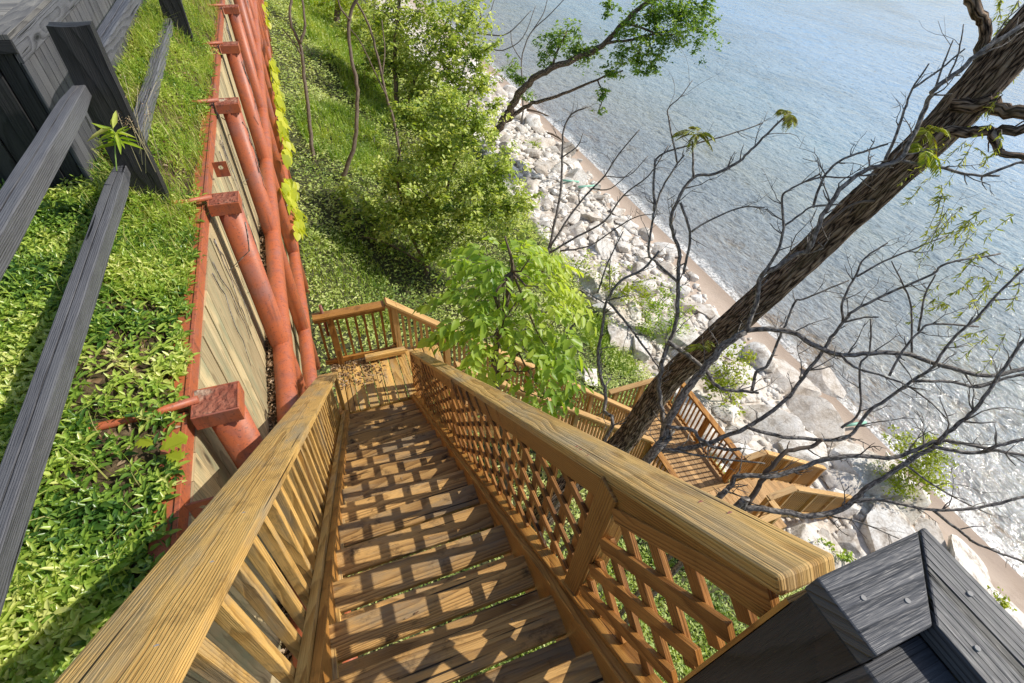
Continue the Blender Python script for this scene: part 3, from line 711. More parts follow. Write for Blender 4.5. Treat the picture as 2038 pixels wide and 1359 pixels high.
rock_meshes = [rock_mesh(i, .62 if i % 3 else .45) for i in range(12)]
placed = []
def put_rock(x, y, r, sink=.30, lab=None, grp='boulders of the shore riprap', zs=1.0):
    o = bpy.data.objects.new('boulder', random.choice(rock_meshes)); COL.objects.link(o)
    o.location = (x, y, float(gz(x, y))+r*(.45-sink)*zs); o.scale = (r*random.uniform(.85, 1.25), r*random.uniform(.8, 1.15), r*random.uniform(.75, 1.15)*zs)
    o.rotation_euler = (random.uniform(-.35, .35), random.uniform(-.2, .45), random.uniform(0, 6.28))
    tag(o, lab or 'pale limestone boulder lying among many others in the riprap along the shore', 'boulder', None if lab else grp); placed.append((x, y, r)); return o
p, _ = ground_at(1165, 760); put_rock(p.x+.1, p.y+.2, .55, .35, 'tan boulder beside the lower stair rail at the foot of the grass patch')
p, _ = ground_at(1235, 705); put_rock(p.x+.9, p.y, .6, .2, 'white boulder at the upper right edge of the bright grass patch')
p, _ = ground_at(1560, 760); put_rock(p.x, p.y, 1.25, .35, 'broad flat slab of pale rock right of the leaning trunk', zs=.6)
p, _ = ground_at(1600, 830); put_rock(p.x, p.y, 1.35, .4, 'largest smooth pale slab just above the slatted beach stair', zs=.6)
p, _ = ground_at(1700, 960); put_rock(p.x+.6, p.y, 1.3, .35, 'grey shaded slab beyond the end of the beach stair', zs=.7)
p, _ = ground_at(1145, 298); put_rock(p.x, p.y, .40, .2, 'lone dark boulder out on the sand near the water')
p, _ = ground_at(1150, 325); put_rock(p.x, p.y, .42, .2, 'lone pale boulder on the sand below the dark one')
for (x, y, r) in ((1480, 770, 1.2), (1530, 850, 1.3), (1600, 905, 1.1), (1440, 690, 1.0), (1760, 1080, 1.3), (1850, 1110, 1.0), (1920, 1150, 1.2), (1660, 1140, 1.2), (1590, 1090, .9), (1790, 1010, 1.0), (1990, 1230, 1.1), (1860, 1200, 1.0), (1690, 900, 1.0), (1640, 770, 1.0), (1340, 560, .8), (1290, 520, .8), (1400, 620, .9), (1240, 470, .7), (1330, 500, .75)):
    p, _ = ground_at(x, y); put_rock(p.x, p.y, r, .36, zs=.62)
tries = 0
while len(placed) < 290 and tries < 30000:
    tries += 1
    y = -6+58*random.random()**1.35; xmax = 15.6+.7*math.sin(y*.5)
    x = random.uniform(9.1, xmax)
    big = random.random()
    r = (.32+.5*big**2) if y > 11 else (.50+1.05*big**1.6)
    if y > 24: r *= 1.3
    if 5.6 < x < 12.3 and 2.3 < y < 4.2: continue
    if any((x-a)**2+(y-b)**2 < (.60*(r+c_))**2 for a, b, c_ in placed): continue
    put_rock(x, y, r, zs=(.62 if r > .95 else 1.0))
# small stones between the boulders
bm = bmesh.new(); bmesh.ops.create_icosphere(bm, subdivisions=1, radius=1); bm.verts.ensure_lookup_table()
SV = np.array([v.co[:] for v in bm.verts]); SF = np.array([[v.index for v in f.verts] for f in bm.faces]); bm.free()
n = 5200; yy = -7+60*rng.random(n)**1.15; xx = 9.0+6.6*rng.random(n)**1.0; r = rng.uniform(.05, .20, n)*(.75+np.clip(yy, 0, 60)/40)
V = (SV[None]*(1+.42*rng.normal(0, .6, (n, len(SV), 1))))*r[:, None, None]*np.array([1, 1, .7]); V[..., 0] += xx[:, None]; V[..., 1] += yy[:, None]; V[..., 2] += gz(xx, yy)[:, None]
o = fast_mesh('rubble', V.reshape(-1, 3), (SF[None]+np.arange(n)[:, None, None]*len(SV)).reshape(-1, 3), M['rock'])
tag(o, 'small pale stones filling the gaps between the shore boulders', 'rubble', kind='stuff')
for i, (a, b, lab) in enumerate((((1118, 370), (1150, 373), 'short green drain pipe farthest up the boulder bank'), ((1150, 383), (1185, 380), 'short green drain pipe second up the boulder bank'), ((1672, 858), (1712, 852), 'pale green pipe at the water edge right of the slabs'))):
    A, da = ground_at(*a); B, db = ground_at(*b); m = MB(); m.tube([A+Vector((0, 0, .35)), B+Vector((0, 0, .35))], .06, 10); tag(m.build('drain_pipe', M['pipegreen']), lab, 'pipe')
for i, (a, b) in enumerate((((1075, 262), (1125, 285)), ((1030, 215), (1110, 240)), ((1060, 235), (1085, 275)))):
    A, _ = ground_at(*a); B, _ = ground_at(*b); m = MB(); m.tube([A+Vector((0, 0, .05)), A.lerp(B, .5)+Vector((.1, .2, .12)), B+Vector((0, 0, .06))], [.09, .07, .03], 8)
    tag(m.build('driftwood', M['sapbark']), ('bleached driftwood pole nearest the dark boulder on the sand', 'long driftwood pole at the top of the sand strip', 'crossed driftwood pole between the two others on the sand')[i], 'driftwood')

# ------------------------------------------------------------------ ground cover, grass, litter
def sprigs(n, xr, yr, zf, Lr, Wr, dens=None):
    x = rng.uniform(*xr, n); y = rng.uniform(*yr, n)
    if dens is not None:
        k = rng.random(n) < dens(x, y); x, y = x[k], y[k]
    n = len(x); z = zf(x, y); P = np.stack([x, y, z], 1); out = []
    ht = rng.uniform(.05, .13, n); tone = np.clip(.40+.7*vnoise(P, 1.9)+rng.normal(0, .22, n), 0, 1)
    a0 = rng.random(n)*6.28; tilt = rng.normal(0, .22, (n, 3))*np.array([1, 1, 0]); Ps, Ds, Ns, Ls, Ws, Vs = [], [], [], [], [], []
    for lv in range(3):
        for s in (0, 1):
            a = a0+lv*1.57+s*3.14+rng.normal(0, .3, n); el = (.05, .35, .75)[lv]+rng.normal(0, .15, n)
            d = np.stack([np.cos(a)*np.cos(el), np.sin(a)*np.cos(el), np.sin(el)], 1)
            nn = np.stack([-np.cos(a)*np.sin(el), -np.sin(a)*np.sin(el), np.cos(el)], 1)
            Ps.append(P+np.stack([np.zeros(n), np.zeros(n), ht*(.45+.28*lv)], 1)+tilt*ht[:, None]); Ds.append(d); Ns.append(nn)
            sc = (1.0, .95, .62)[lv]*rng.uniform(.8, 1.2, n); Ls.append(rng.uniform(*Lr, n)*sc); Ws.append(rng.uniform(*Wr, n)*sc); Vs.append(np.clip(tone+.10*(lv-1)+rng.normal(0, .07, n), 0, 1))
    c = np.concatenate; return c(Ps), c(Ds), c(Ns), c(Ls), c(Ws), c(Vs)
dens = lambda x, y: np.clip(.80+1.3*vnoise(np.stack([x, y, x*0], 1), 1.3, 3.3), .10, 1)*np.clip((5.6-y)/1.6, .0, 1)
A = sprigs(17500, (-3.4, -1.15), (-.6, 5.4), lawn_z, (.058, .092), (.022, .034), dens)
A2 = sprigs(3000, (-1.95, -1.15), (5.0, 12.0), lawn_z, (.05, .085), (.018, .028), lambda x, y: np.clip(.5+1.2*vnoise(np.stack([x, y, x*0], 1), 1.1, 8.0), .05, 1))
A = tuple(np.concatenate([p_, q_]) for p_, q_ in zip(A, A2))
o = leaves('periwinkle_cover', *A[:5], M['vinca'], None, A[5], .22, .12); tag(o, 'glossy periwinkle leaves covering the bank between black fence and red wall', 'ground cover', kind='stuff')
n = 17000; y = 3.6+13*rng.random(n)**1.3; x = -1.16-rng.random(n)*.75; k = rng.random(n) < np.clip((y-3.4)/1.6, .05, 1)*np.clip(.7+.8*vnoise(np.stack([x, y, x*0], 1), 1.3), .1, 1); x, y = x[k], y[k]
x = np.concatenate([x, rng.uniform(-3.4, -1.2, 1500)]); y = np.concatenate([y, rng.uniform(-.3, 4.5, 1500)]); n = len(x)
o = blades('grass_strip', np.stack([x, y, lawn_z(x, y)-.01], 1), rng.uniform(.10, .30, n), rng.uniform(.004, .009, n), rng.uniform(.15, .9, n), M['grass']); tag(o, 'long grass along the top of the red wall', 'grass', kind='stuff')
n = 5200; x = rng.uniform(-3.6, -1.2, n); y = -.4+15*rng.random(n)**1.2
o = leaves('leaf_litter', np.stack([x, y, lawn_z(x, y)+.006+.02*rng.random(n)], 1), rand_dirs(n, -.1, .25), up_normals(n, .35, (0, 0, 0)), rng.uniform(.03, .08, n), rng.uniform(.012, .04, n), M['dry'], None, None, .25, .2); tag(o, 'dry brown leaves and bits of straw between the bank plants', 'leaf litter', kind='stuff')

n = 2600; y = -1+16*rng.random(n)**1.2; x = rng.uniform(-1.085, -.98, n)
o = leaves('ledge_debris', np.stack([x, y, -4.72+.05*rng.random(n)], 1), rand_dirs(n, -.2, .5), up_normals(n, .6, (.2, 0, 0)), rng.uniform(.02, .07, n), rng.uniform(.008, .03, n), M['dry'], None, None, .3, .2); tag(o, 'dry leaves and grit lodged on the ledge behind the upper red waler', 'leaf litter', kind='stuff')
# slope cover: density falls away with distance from the stair
def slope_pts(n, xr, r0=2.0, r1=60.0):
    y = -3+np.exp(rng.uniform(np.log(r0), np.log(r1), n))-r0; x = rng.uniform(*xr, n); return x, y
n = 150000; x, y = slope_pts(n, (-.82, 9.9), 5.0, 66.0)
edge = 9.3+1.2*vnoise(np.stack([x, y, x*0], 1), .35); k = x < edge
pt = vnoise(np.stack([x, y, x*0], 1), .55, 5.0); k &= rng.random(n) < np.clip(.85+.9*pt, .18, 1); x, y, pt = x[k], y[k], pt[k]; n = len(x)
z = gz(x, y); dist = np.sqrt(x*x+y*y+z*z); L = rng.uniform(.05, .085, n)*(.75+dist/26)
P = np.stack([x, y, z+rng.uniform(.02, .16, n)*(1+dist/30)], 1)
tone = np.clip(.45+.5*vnoise(P, .5, 9.0)+rng.normal(0, .2, n), 0, 1)
o = leaves('slope_cover', P, rand_dirs(n, -.2, .5), up_normals(n, .5, (.35, 0, 0)), L, L*.46, M['slopeleaf'], None, tone); tag(o, 'dense pale green creeping plants covering the bluff below the wall', 'ground cover', kind='stuff')
def grass_patch(cx, cy, rx, ry, n, H, mat, name, label):
    a = rng.random(n)*6.28; q = np.sqrt(rng.random(n)); x = cx+rx*q*np.cos(a); y = cy+ry*q*np.sin(a)
    k = (rng.random(n) < np.clip(.75+1.1*vnoise(np.stack([x, y, x*0], 1), .8, 2.0), .1, 1)) & (x > -.8); x, y = x[k], y[k]; n = len(x)
    z = gz(x, y); dist = np.sqrt(x*x+y*y+z*z)
    o = blades(name, np.stack([x, y, z-.02], 1), rng.uniform(.5, 1.1, n)*H, .004+.0011*dist, rng.uniform(.2, .9, n), mat, None, np.clip(.5+.5*vnoise(np.stack([x, y, z], 1), .7)+rng.normal(0, .2, n), 0, 1)); tag(o, label, 'grass', kind='stuff')
for (px_, py_, rx, ry, n, H, lab) in ((700, 285, 1.9, 3.6, 4200, .6, 'bright tall grass around the two thin saplings on the bluff'), (650, 60, 2.0, 9, 6500, .8, 'dark lush grass high on the bluff at the top of the view'), (740, 180, 1.6, 5, 5000, .6, 'tall grass below the slender trunks on the bluff'), (1205, 690, 1.0, 1.5, 4200, .35, 'bright grass patch above the lower stair rail'), (690, 560, 1.2, 2.5, 2500, .3, 'short grass behind the landing rail')):
    p, _ = ground_at(px_, py_); grass_patch(p.x, p.y, rx, ry, n, H, M['lush'], 'lush_grass', lab)
grass_patch(3.2, .8, 3.0, 2.6, 9000, .30, M['lush'], 'lush_grass', 'bright green grass seen through the lattice under the stair')

n = 330; x = -.42+.75*rng.random(n)**1.7; y = 5.78-.55*rng.random(n)**2.0-.15*np.clip(x+.2, 0, 1)
o = leaves('dry_leaves', np.stack([x, y, LZ+.008+.05*rng.random(n)*np.clip(.3-x, 0, 1)], 1), rand_dirs(n, -.1, .4), up_normals(n, .45, (0, 0, 0)), rng.uniform(.03, .075, n), rng.uniform(.012, .035, n), M['dry'], None, None, .3, .25); tag(o, 'dry leaves and straw heaped in the corner of the landing', 'leaf litter', kind='stuff')
Ps = []
for _ in range(70):
    k = random.randint(-1, 14); Ps.append((random.uniform(-.34, .5), Y0+RUN*k-random.uniform(.02, .2), Z0-RISE*k+.004))
n = len(Ps); o = leaves('tread_debris', np.array(Ps), rand_dirs(n, -.05, .05), up_normals(n, .2, (0, 0, 0)), rng.uniform(.008, .032, n), rng.uniform(.003, .010, n), M['dry']); tag(o, 'scattered bits of bark and leaf on the stair treads', 'leaf litter', kind='stuff')

# ------------------------------------------------------------------ trees
def smooth(pts, rad, per=4):
    pts = [Vector(p) for p in pts]; P = [pts[0]*2-pts[1]]+pts+[pts[-1]*2-pts[-2]]; out, ro = [], []
    for i in range(1, len(P)-2):
        for k in range(per):
            u = k/per; a, b, c_, d = P[i-1], P[i], P[i+1], P[i+2]
            out.append(.5*((2*b)+(c_-a)*u+(2*a-5*b+4*c_-d)*u*u+(3*b-a-3*c_+d)*u**3)); ro.append(rad[i-1]+(rad[i]-rad[i-1])*u)
    out.append(pts[-1]); ro.append(rad[-1]); return out, ro
def branch(par, pl, w0, w1, d0, d1, name='branch', mat='twig', sides=8, twigs=True, start=None, bend=0.0):
    "pl: surveyed points; w: widths in photo pixels; d: distances"
    n = len(pl); pts, rad = [], []
    for i, (x, y) in enumerate(pl):
        u = i/(n-1); d = d0+(d1-d0)*u+bend*math.sin(u*3.1+x*.01); pts.append(at(x, y, d)); rad.append((w0+(w1-w0)*u)*(.74 if mat == 'twig' else 1.0)*d/F_PX/2)
    if start is not None: pts.insert(0, Vector(start)); rad.insert(0, rad[0]*1.25)
    sp, sr = smooth(pts, rad, 4)
    sp = [p+Vector((random.gauss(0, 1), random.gauss(0, 1), random.gauss(0, 1)))*r*.22 for p, r in zip(sp, sr)]
    m = MB(); m.tube(sp, sr, sides)
    if twigs:
        acc = 0
        for i in range(2, len(sp)-1):
            acc += (sp[i]-sp[i-1]).length
            if acc > .11 and random.random() < .68:
                acc = 0; ax = (sp[i]-sp[i-1]).normalized(); o_ = ax.orthogonal(); o_.rotate(Matrix.Rotation(random.uniform(0, 6.28), 3, ax))
                L = random.choice((.02, .03, .05, .10, .16))*random.uniform(.7, 1.2); e = sp[i]+(ax*.8+o_*.7)*L; r0 = min(sr[i]*.5, .008)
                m.tube([sp[i], sp[i].lerp(e, .5)+o_*L*.08, e], [r0, r0*.8, r0*.5], 5)
                if mat == 'twig' and random.random() < .72 and i > 4:      # a crooked side twig that forks
                    L = random.uniform(.18, .55); q = sp[i]; dr = (ax*1.0+o_*random.uniform(.5, .9)+Vector((0, 0, .15))).normalized(); tp = [q.copy()]
                    for _ in range(6):
                        dr = (dr+Vector((random.gauss(0, .22), random.gauss(0, .22), random.gauss(.02, .2)))).normalized(); q = q+dr*L/6; tp.append(q.copy())
                    r0 = min(sr[i]*.42, .0075); m.tube(tp, [r0*(1-.13*k) for k in range(7)], 5)
                    for k in (2, 3, 4, 5):
                        if random.random() < .6:
                            o2 = dr.orthogonal(); o2.rotate(Matrix.Rotation(random.uniform(0, 6.28), 3, dr)); e2 = tp[k]+(dr*.7+o2*.6)*L*random.uniform(.12, .35); m.tube([tp[k], tp[k].lerp(e2, .5)+o2*.006, e2], [r0*.55, r0*.45, r0*.3], 4)
    return m.build(name, M[mat], par)
def crown(par, blobs, n, L, mat, name='foliage', ar=.55, clump=20, lean=(.5, 0, .2), spread=.6, sprays=4, twig='twig'):
    tot = sum(b[2]**2 for b in blobs); Ps, Vs = [], []
    for (x, y, r, d) in blobs:
        R = r*d/F_PX; c0 = np.array(at(x, y, d)); k = max(2, int(n*r*r/tot/clump))
        dv = unit(rng.normal(0, 1, (k, 3))); q = np.minimum(np.abs(rng.normal(.55, .34, k)), 1.45); cc = c0+dv*q[:, None]*R
        hole = vnoise(cc, 1.6/max(R, .3), x*.1); keep = hole > -.18; cc = cc[keep]; k = len(cc)
        cs = rng.uniform(.35, 1.2, k)*min(R*.17, .35); ct = rng.normal(0, .17, k)
        P = np.repeat(cc, clump, 0)+rng.normal(0, 1, (k*clump, 3))*np.repeat(cs, clump)[:, None]*np.array([1, 1, .7])
        Ps.append(P); Vs.append(np.clip(.46+np.repeat(ct, clump)+.24*((P-c0)@np.array(sd)/max(R, .01))+rng.normal(0, .14, k*clump), 0, 1))  # leaf tone rises toward the sun: crown light and shade painted in
        for _ in range(sprays):      # shoots poking out of the crown
            dv = Vector((random.gauss(0, 1), random.gauss(0, 1), abs(random.gauss(.4, .8)))).normalized(); a = Vector(c0)+dv*R*.2; e = Vector(c0)+dv*R*random.uniform(1.0, 1.6); md = a.lerp(e, .5)+Vector((random.gauss(0, .12), random.gauss(0, .12), .04))*R
            m = MB(); m.tube([a, md, e], [.012*R+.004, .008*R+.003, .003], 5); m.build('shoot', M[twig], par)
            k2 = max(6, int(n*r*r/tot*.035)); us = rng.random(k2)**.7; q = np.array([(a.lerp(md, w_*2) if w_ < .5 else md.lerp(e, w_*2-1))[:] for w_ in us])+rng.normal(0, .05*R+.01, (k2, 3))
            Ps.append(q); Vs.append(np.clip(.55+rng.normal(0, .18, k2), 0, 1))
    P = np.concatenate(Ps); v = np.concatenate(Vs); n = len(P); Ln = rng.uniform(.5, 1.35, n)*L
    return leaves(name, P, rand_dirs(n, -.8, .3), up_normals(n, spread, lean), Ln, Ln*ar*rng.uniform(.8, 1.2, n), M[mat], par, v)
def gbase(x, y, up=0.0):
    p, d = ground_at(x, y); return p-Vector((0, 0, .15)), d

# big leaning tree
tr = thing('leaning_tree', 'large leaning tree with thick furrowed trunk crossing in front of the lake', 'tree', (1.7, 2.6, -9.2))
TP = [(1095, 1000, 9.7, 54), (1150, 950, 9.5, 50), (1235, 885, 9.1, 50), (1326, 762, 8.1, 53), (1430, 670, 7.1, 58), (1550, 562, 6.4, 61), (1668, 450, 5.8, 66), (1780, 345, 5.2, 74), (1884, 245, 4.8, 80), (2003, 111, 4.35, 88), (2120, -20, 4.0, 90)]
pts = [at(x, y, d) for x, y, d, w_ in TP]; rad = [w_*.86*d/F_PX/2 for x, y, d, w_ in TP]
b0 = pts[0].copy(); b0 = Vector((b0.x-.25, b0.y+.1, float(gz(b0.x-.25, b0.y+.1))-.2)); pts.insert(0, b0); rad.insert(0, rad[0]*1.4)
sp, sr = smooth(pts, rad, 14); m = MB(); m.tube(sp, sr, 56, True, .075, 3.0); m.build('trunk', M['bark'], tr)
branch(tr, [(1945, -60), (1934, 0), (1953, 33), (1960, 67), (1952, 110), (1940, 180)][::-1], 20, 22, 4.5, 4.3, 'limb', 'bark', 12)
branch(tr, [(1905, 208), (1968, 208), (2009, 219), (2075, 232)], 30, 24, 4.6, 4.2, 'limb', 'bark', 12)
branch(tr, [(1850, 275), (1908, 260), (1964, 264), (2009, 260), (2075, 245)], 22, 18, 4.7, 4.2, 'limb', 'bark', 12)
branch(tr, [(1972, 262), (1985, 294), (2005, 308), (2060, 315)], 16, 11, 4.4, 4.2, 'limb', 'bark', 10)
branch(tr, [(1740, 400), (1700, 405), (1660, 432), (1600, 478)], 6, 3, 5.3, 5.3, 'branch', 'sapbark', 6)
for (x, y, sx_, sy_, nn, rr_) in ((1935, 470, 95, 55, 260, 1), (1985, 575, 60, 55, 200, 1), (1880, 395, 60, 40, 120, 1), (1905, 600, 60, 30, 90, 1), (2000, 235, 40, 90, 130, 1), (2010, 60, 45, 70, 170, 1), (1900, 310, 60, 50, 140, 1), (2000, 700, 40, 40, 70, 1)):
    Ps, Ds = [], []
    for _ in range(max(3, nn//22)):
        m = MB()
        d = random.uniform(4.1, 4.9); a = at(x+random.gauss(0, sx_*.5), y-sy_*.6+random.gauss(0, sy_*.4), d); e = a+Vector((random.uniform(-.25, .1), random.uniform(-.15, .15), -random.uniform(.15, .5)))
        mid = a.lerp(e, .5)+Vector((0, 0, .05)); m.tube([a, mid, e], [.003, .0025, .0015], 4); m.build('twig', M['twig'], tr)
        for _ in range(22):
            u = random.random(); Ps.append((a.lerp(mid, u*2) if u < .5 else mid.lerp(e, u*2-1))[:]); Ds.append((random.uniform(-1, 1), random.uniform(-1, 1), random.uniform(-1.2, .1)))
    n = len(Ps); L = rng.uniform(.035, .075, n)
    leaves('foliage', np.array(Ps), np.array(Ds), up_normals(n, .7), L, L*.22, M['willow'], tr)

def tuft(par, x, y, d, size=.30, n=9, mat='sumac', nl=13):
    "whorl of drooping pinnate leaves at a shoot tip"
    c0 = np.array(at(x, y, d)); Ps, Ds, Ns, Ls = [], [], [], []
    for i in range(n):
        a = random.uniform(0, 6.28); el = random.uniform(-.1, 1.0); dv = np.array([math.cos(a)*math.cos(el), math.sin(a)*math.cos(el), math.sin(el)]); S = size*random.uniform(.5, 1.1)
        side = unit(np.cross(dv, [0, 0, 1.0])); last = c0
        for k in range(1, nl):
            u = k/nl; q = c0+dv*S*u-np.array([0, 0, 1])*S*.75*u*u; tg = unit(q-last); last = q
            for s in (-1, 1):
                Ps.append(q); Ds.append(side*s*.8+tg*.55-np.array([0, 0, .25])); Ns.append(np.array([0, 0, 1.0])+.25*np.random.default_rng(k+i).normal(0, 1, 3)); Ls.append(S*.34*math.sin(.4+2.4*u))
    L = np.array(Ls); return leaves('leaf_tuft', np.array(Ps), np.array(Ds), np.array(Ns), L, L*.26, M[mat], par)

# bare sumac shrubs in front of the lake
def B(par, pl, w0, w1, d0, d1, **k): return branch(par, pl, w0, w1, d0, d1, **k)
s1 = thing('bare_shrub', 'bare branching sumac with a stout stem rising beside the leaning trunk', 'shrub', (2.2, 2.6, -9.5))
g1 = Vector((2.1, 2.2, float(gz(2.1, 2.2))-.2))
B(s1, [(1284, 922), (1315, 893), (1328, 845), (1357, 790), (1394, 742), (1431, 698), (1482, 657)], 25, 17, 5.6, 5.1, name='trunk', mat='twig', sides=12, start=g1)
B(s1, [(1482, 657), (1530, 655), (1579, 662), (1616, 685), (1674, 706), (1733, 702), (1796, 704), (1873, 726), (1969, 748), (2060, 728)], 14, 11, 5.1, 4.5)
B(s1, [(1482, 657), (1505, 605), (1516, 549), (1542, 535), (1586, 505), (1607, 500), (1622, 469), (1644, 417), (1682, 368), (1730, 335), (1789, 320), (1823, 257), (1849, 201), (1860, 178), (1912, 138), (1960, 97), (2050, 42)], 13, 12, 5.1, 3.9)
B(s1, [(1760, 322), (1778, 283), (1801, 219), (1815, 178), (1849, 126)], 9, 4, 4.5, 4.3)
B(s1, [(1815, 177), (1871, 138), (1920, 97)], 6, 4, 4.3, 4.2)
B(s1, [(1860, 178), (1879, 123), (1897, 80)], 6, 3, 4.3, 4.2)
B(s1, [(1889, 150), (1908, 104), (1918, 48)], 5, 3, 4.2, 4.1)
B(s1, [(1789, 320), (1860, 331), (1938, 348), (1990, 350)], 10, 5, 4.4, 4.2)
B(s1, [(1960, 349), (2000, 333), (2045, 318)], 8, 6, 4.2, 4.1)
B(s1, [(1618, 413), (1637, 357), (1667, 323), (1719, 301), (1767, 286)], 7, 5, 4.8, 4.6)
B(s1, [(1516, 549), (1535, 520), (1548, 498), (1559, 454), (1557, 394), (1568, 379), (1603, 361), (1633, 346)], 9, 4, 4.9, 4.6)
B(s1, [(1561, 450), (1590, 428), (1618, 411), (1674, 407)], 6, 4, 4.8, 4.7)
B(s1, [(1603, 361), (1640, 352), (1682, 353), (1737, 346)], 5, 4, 4.7, 4.6)
B(s1, [(1317, 898), (1345, 896), (1380, 890), (1424, 877), (1487, 851), (1525, 825), (1571, 789), (1600, 748), (1630, 708), (1655, 672), (1678, 641), (1700, 618), (1763, 586), (1855, 546), (1884, 524), (1991, 505)], 14, 5, 5.5, 4.4)
B(s1, [(1487, 851), (1542, 866), (1616, 873), (1686, 871), (1726, 822), (1763, 796), (1814, 759), (1855, 733), (1866, 715), (1903, 667), (1947, 630), (1984, 586), (2045, 528)], 10, 6, 5.0, 4.3)
B(s1, [(1770, 748), (1796, 700), (1829, 660), (1855, 645), (1947, 649)], 7, 5, 4.6, 4.5)
B(s1, [(1674, 706), (1700, 730), (1763, 750), (1803, 766), (1847, 796), (1884, 833)], 7, 3, 4.8, 4.5)
B(s1, [(1818, 759), (1892, 759), (1947, 770), (2002, 752), (2050, 742)], 8, 7, 4.6, 4.4)
B(s1, [(1674, 851), (1711, 818), (1711, 730), (1730, 700), (1733, 634)], 7, 4, 4.9, 4.7)
B(s1, [(1814, 703), (1814, 612), (1796, 564), (1774, 520)], 6, 3, 4.7, 4.5)
B(s1, [(1829, 660), (1840, 590), (1862, 546)], 6, 4, 4.6, 4.4)
B(s1, [(1678, 641), (1678, 597), (1704, 546), (1722, 513), (1766, 483)], 7, 4, 4.8, 4.6)
B(s1, [(1706, 550), (1759, 520), (1822, 494), (1884, 468)], 6, 3, 4.7, 4.5)
B(s1, [(1321, 893), (1380, 904), (1453, 915), (1523, 922)], 7, 4, 5.4, 5.2)
B(s1, [(1328, 849), (1376, 856), (1394, 874), (1431, 893), (1475, 893)], 10, 8, 5.4, 5.2)
B(s1, [(1678, 641), (1720, 632), (1748, 631)], 6, 4, 4.8, 4.7)
tuft(s1, 1845, 262, 4.4, .26, 8); tuft(s1, 1838, 300, 4.35, .24, 8, 'yellow'); tuft(s1, 1400, 690, 5.3, .2, 5)
s2 = thing('bare_shrub', 'slender bare sumac left of the leaning trunk with two leafy shoot tips', 'shrub', (2.0, 3.0, -9.6))
g2 = Vector((2.3, 3.0, float(gz(2.3, 3.0))-.2))
B(s2, [(1300, 905), (1321, 860), (1314, 800), (1311, 760), (1321, 712), (1343, 650), (1348, 590), (1350, 540), (1351, 500), (1336, 446), (1347, 402), (1380, 353), (1421, 346), (1473, 320), (1488, 305), (1518, 275), (1548, 245), (1563, 231)], 14, 5, 5.7, 5.0, name='trunk', start=g2)
B(s2, [(1380, 353), (1379, 320), (1378, 280)], 7, 4, 5.2, 5.1)
B(s2, [(1354, 402), (1373, 461), (1369, 500), (1360, 545)], 7, 7, 5.2, 5.4)
B(s2, [(1377, 461), (1406, 442), (1473, 413), (1522, 413)], 6, 3, 5.2, 5.1)
B(s2, [(1348, 560), (1310, 525), (1291, 500), (1302, 424), (1317, 376), (1347, 327), (1362, 309)], 8, 4, 5.4, 5.2)
B(s2, [(1302, 420), (1302, 350), (1313, 309), (1384, 286), (1450, 268), (1518, 245)], 7, 3, 5.3, 5.2)
B(s2, [(1347, 323), (1332, 242), (1330, 216), (1354, 193), (1378, 160)], 5, 2, 5.2, 5.1)
B(s2, [(1328, 679), (1365, 705), (1405, 738), (1420, 760), (1442, 775), (1490, 779), (1510, 782)], 13, 7, 5.5, 5.2)
B(s2, [(1497, 778), (1505, 742), (1530, 723), (1552, 668), (1563, 648), (1583, 600), (1598, 596), (1640, 578), (1690, 558)], 9, 4, 5.2, 4.9)
tuft(s2, 1384, 268, 5.1, .27, 9); tuft(s2, 1566, 230, 5.0, .24, 8)
s3 = thing('bare_shrub', 'bare sumac with long curved limbs sweeping right above the beach stair', 'shrub', (2.6, 1.5, -9.8))
g3 = Vector((2.4, 1.3, float(gz(2.4, 1.3))-.2))
B(s3, [(1440, 1035), (1472, 1017), (1487, 1010), (1553, 1019), (1641, 1026), (1697, 999), (1726, 969), (1792, 929), (1858, 888), (1873, 874), (1905, 845), (1939, 818), (1965, 781), (2013, 711), (2050, 660)], 18, 8, 5.0, 4.2, name='trunk', start=g3)
B(s3, [(1415, 1010), (1427, 996), (1450, 970), (1472, 947), (1553, 945), (1645, 914), (1708, 907), (1781, 912), (1836, 888), (1881, 876), (1928, 885), (1984, 896), (2050, 910)], 15, 8, 5.1, 4.3, start=g3+Vector((.1, .15, .4)))
B(s3, [(1487, 1008), (1516, 958), (1527, 936), (1568, 899), (1616, 888), (1638, 874)], 11, 7, 4.95, 4.8, mat='sapbark')
B(s3, [(1697, 999), (1755, 995), (1851, 1014), (1947, 1010), (2050, 986)], 9, 7, 4.7, 4.3)
B(s3, [(1855, 1014), (1921, 1065), (1947, 1083), (2050, 1122)], 8, 6, 4.5, 4.2)
B(s3, [(1858, 888), (1910, 899), (1961, 899), (1984, 888), (2050, 872)], 10, 9, 4.5, 4.2)
B(s3, [(1796, 920), (1847, 958), (1910, 995), (1976, 1026)], 6, 3, 4.6, 4.4)
B(s3, [(1656, 1028), (1711, 1039), (1789, 1072)], 5, 3, 4.8, 4.7)
s4 = thing('bare_shrub', 'thin crooked bare stem rising right of the bright leafy tree', 'shrub', (1.6, 3.4, -9.2))
g4 = Vector((1.9, 3.4, float(gz(1.9, 3.4))-.2))
B(s4, [(1199, 885), (1203, 816), (1205, 779), (1194, 746), (1190, 698), (1199, 650), (1203, 616), (1211, 593), (1233, 560), (1280, 535), (1312, 500)], 11, 6, 5.9, 5.4, name='trunk', start=g4)
B(s4, [(1207, 605), (1181, 590), (1159, 575)], 4, 3, 5.6, 5.5); B(s4, [(1189, 582), (1211, 520), (1240, 461)], 5, 3, 5.6, 5.5)
B(s4, [(1211, 601), (1240, 634), (1260, 660), (1273, 679), (1295, 708), (1313, 735)], 7, 5, 5.6, 5.4); B(s4, [(1122, 667), (1159, 630), (1185, 619)], 6, 4, 5.8, 5.7); B(s4, [(1215, 585), (1213, 540), (1216, 500)], 4, 2, 5.5, 5.4)
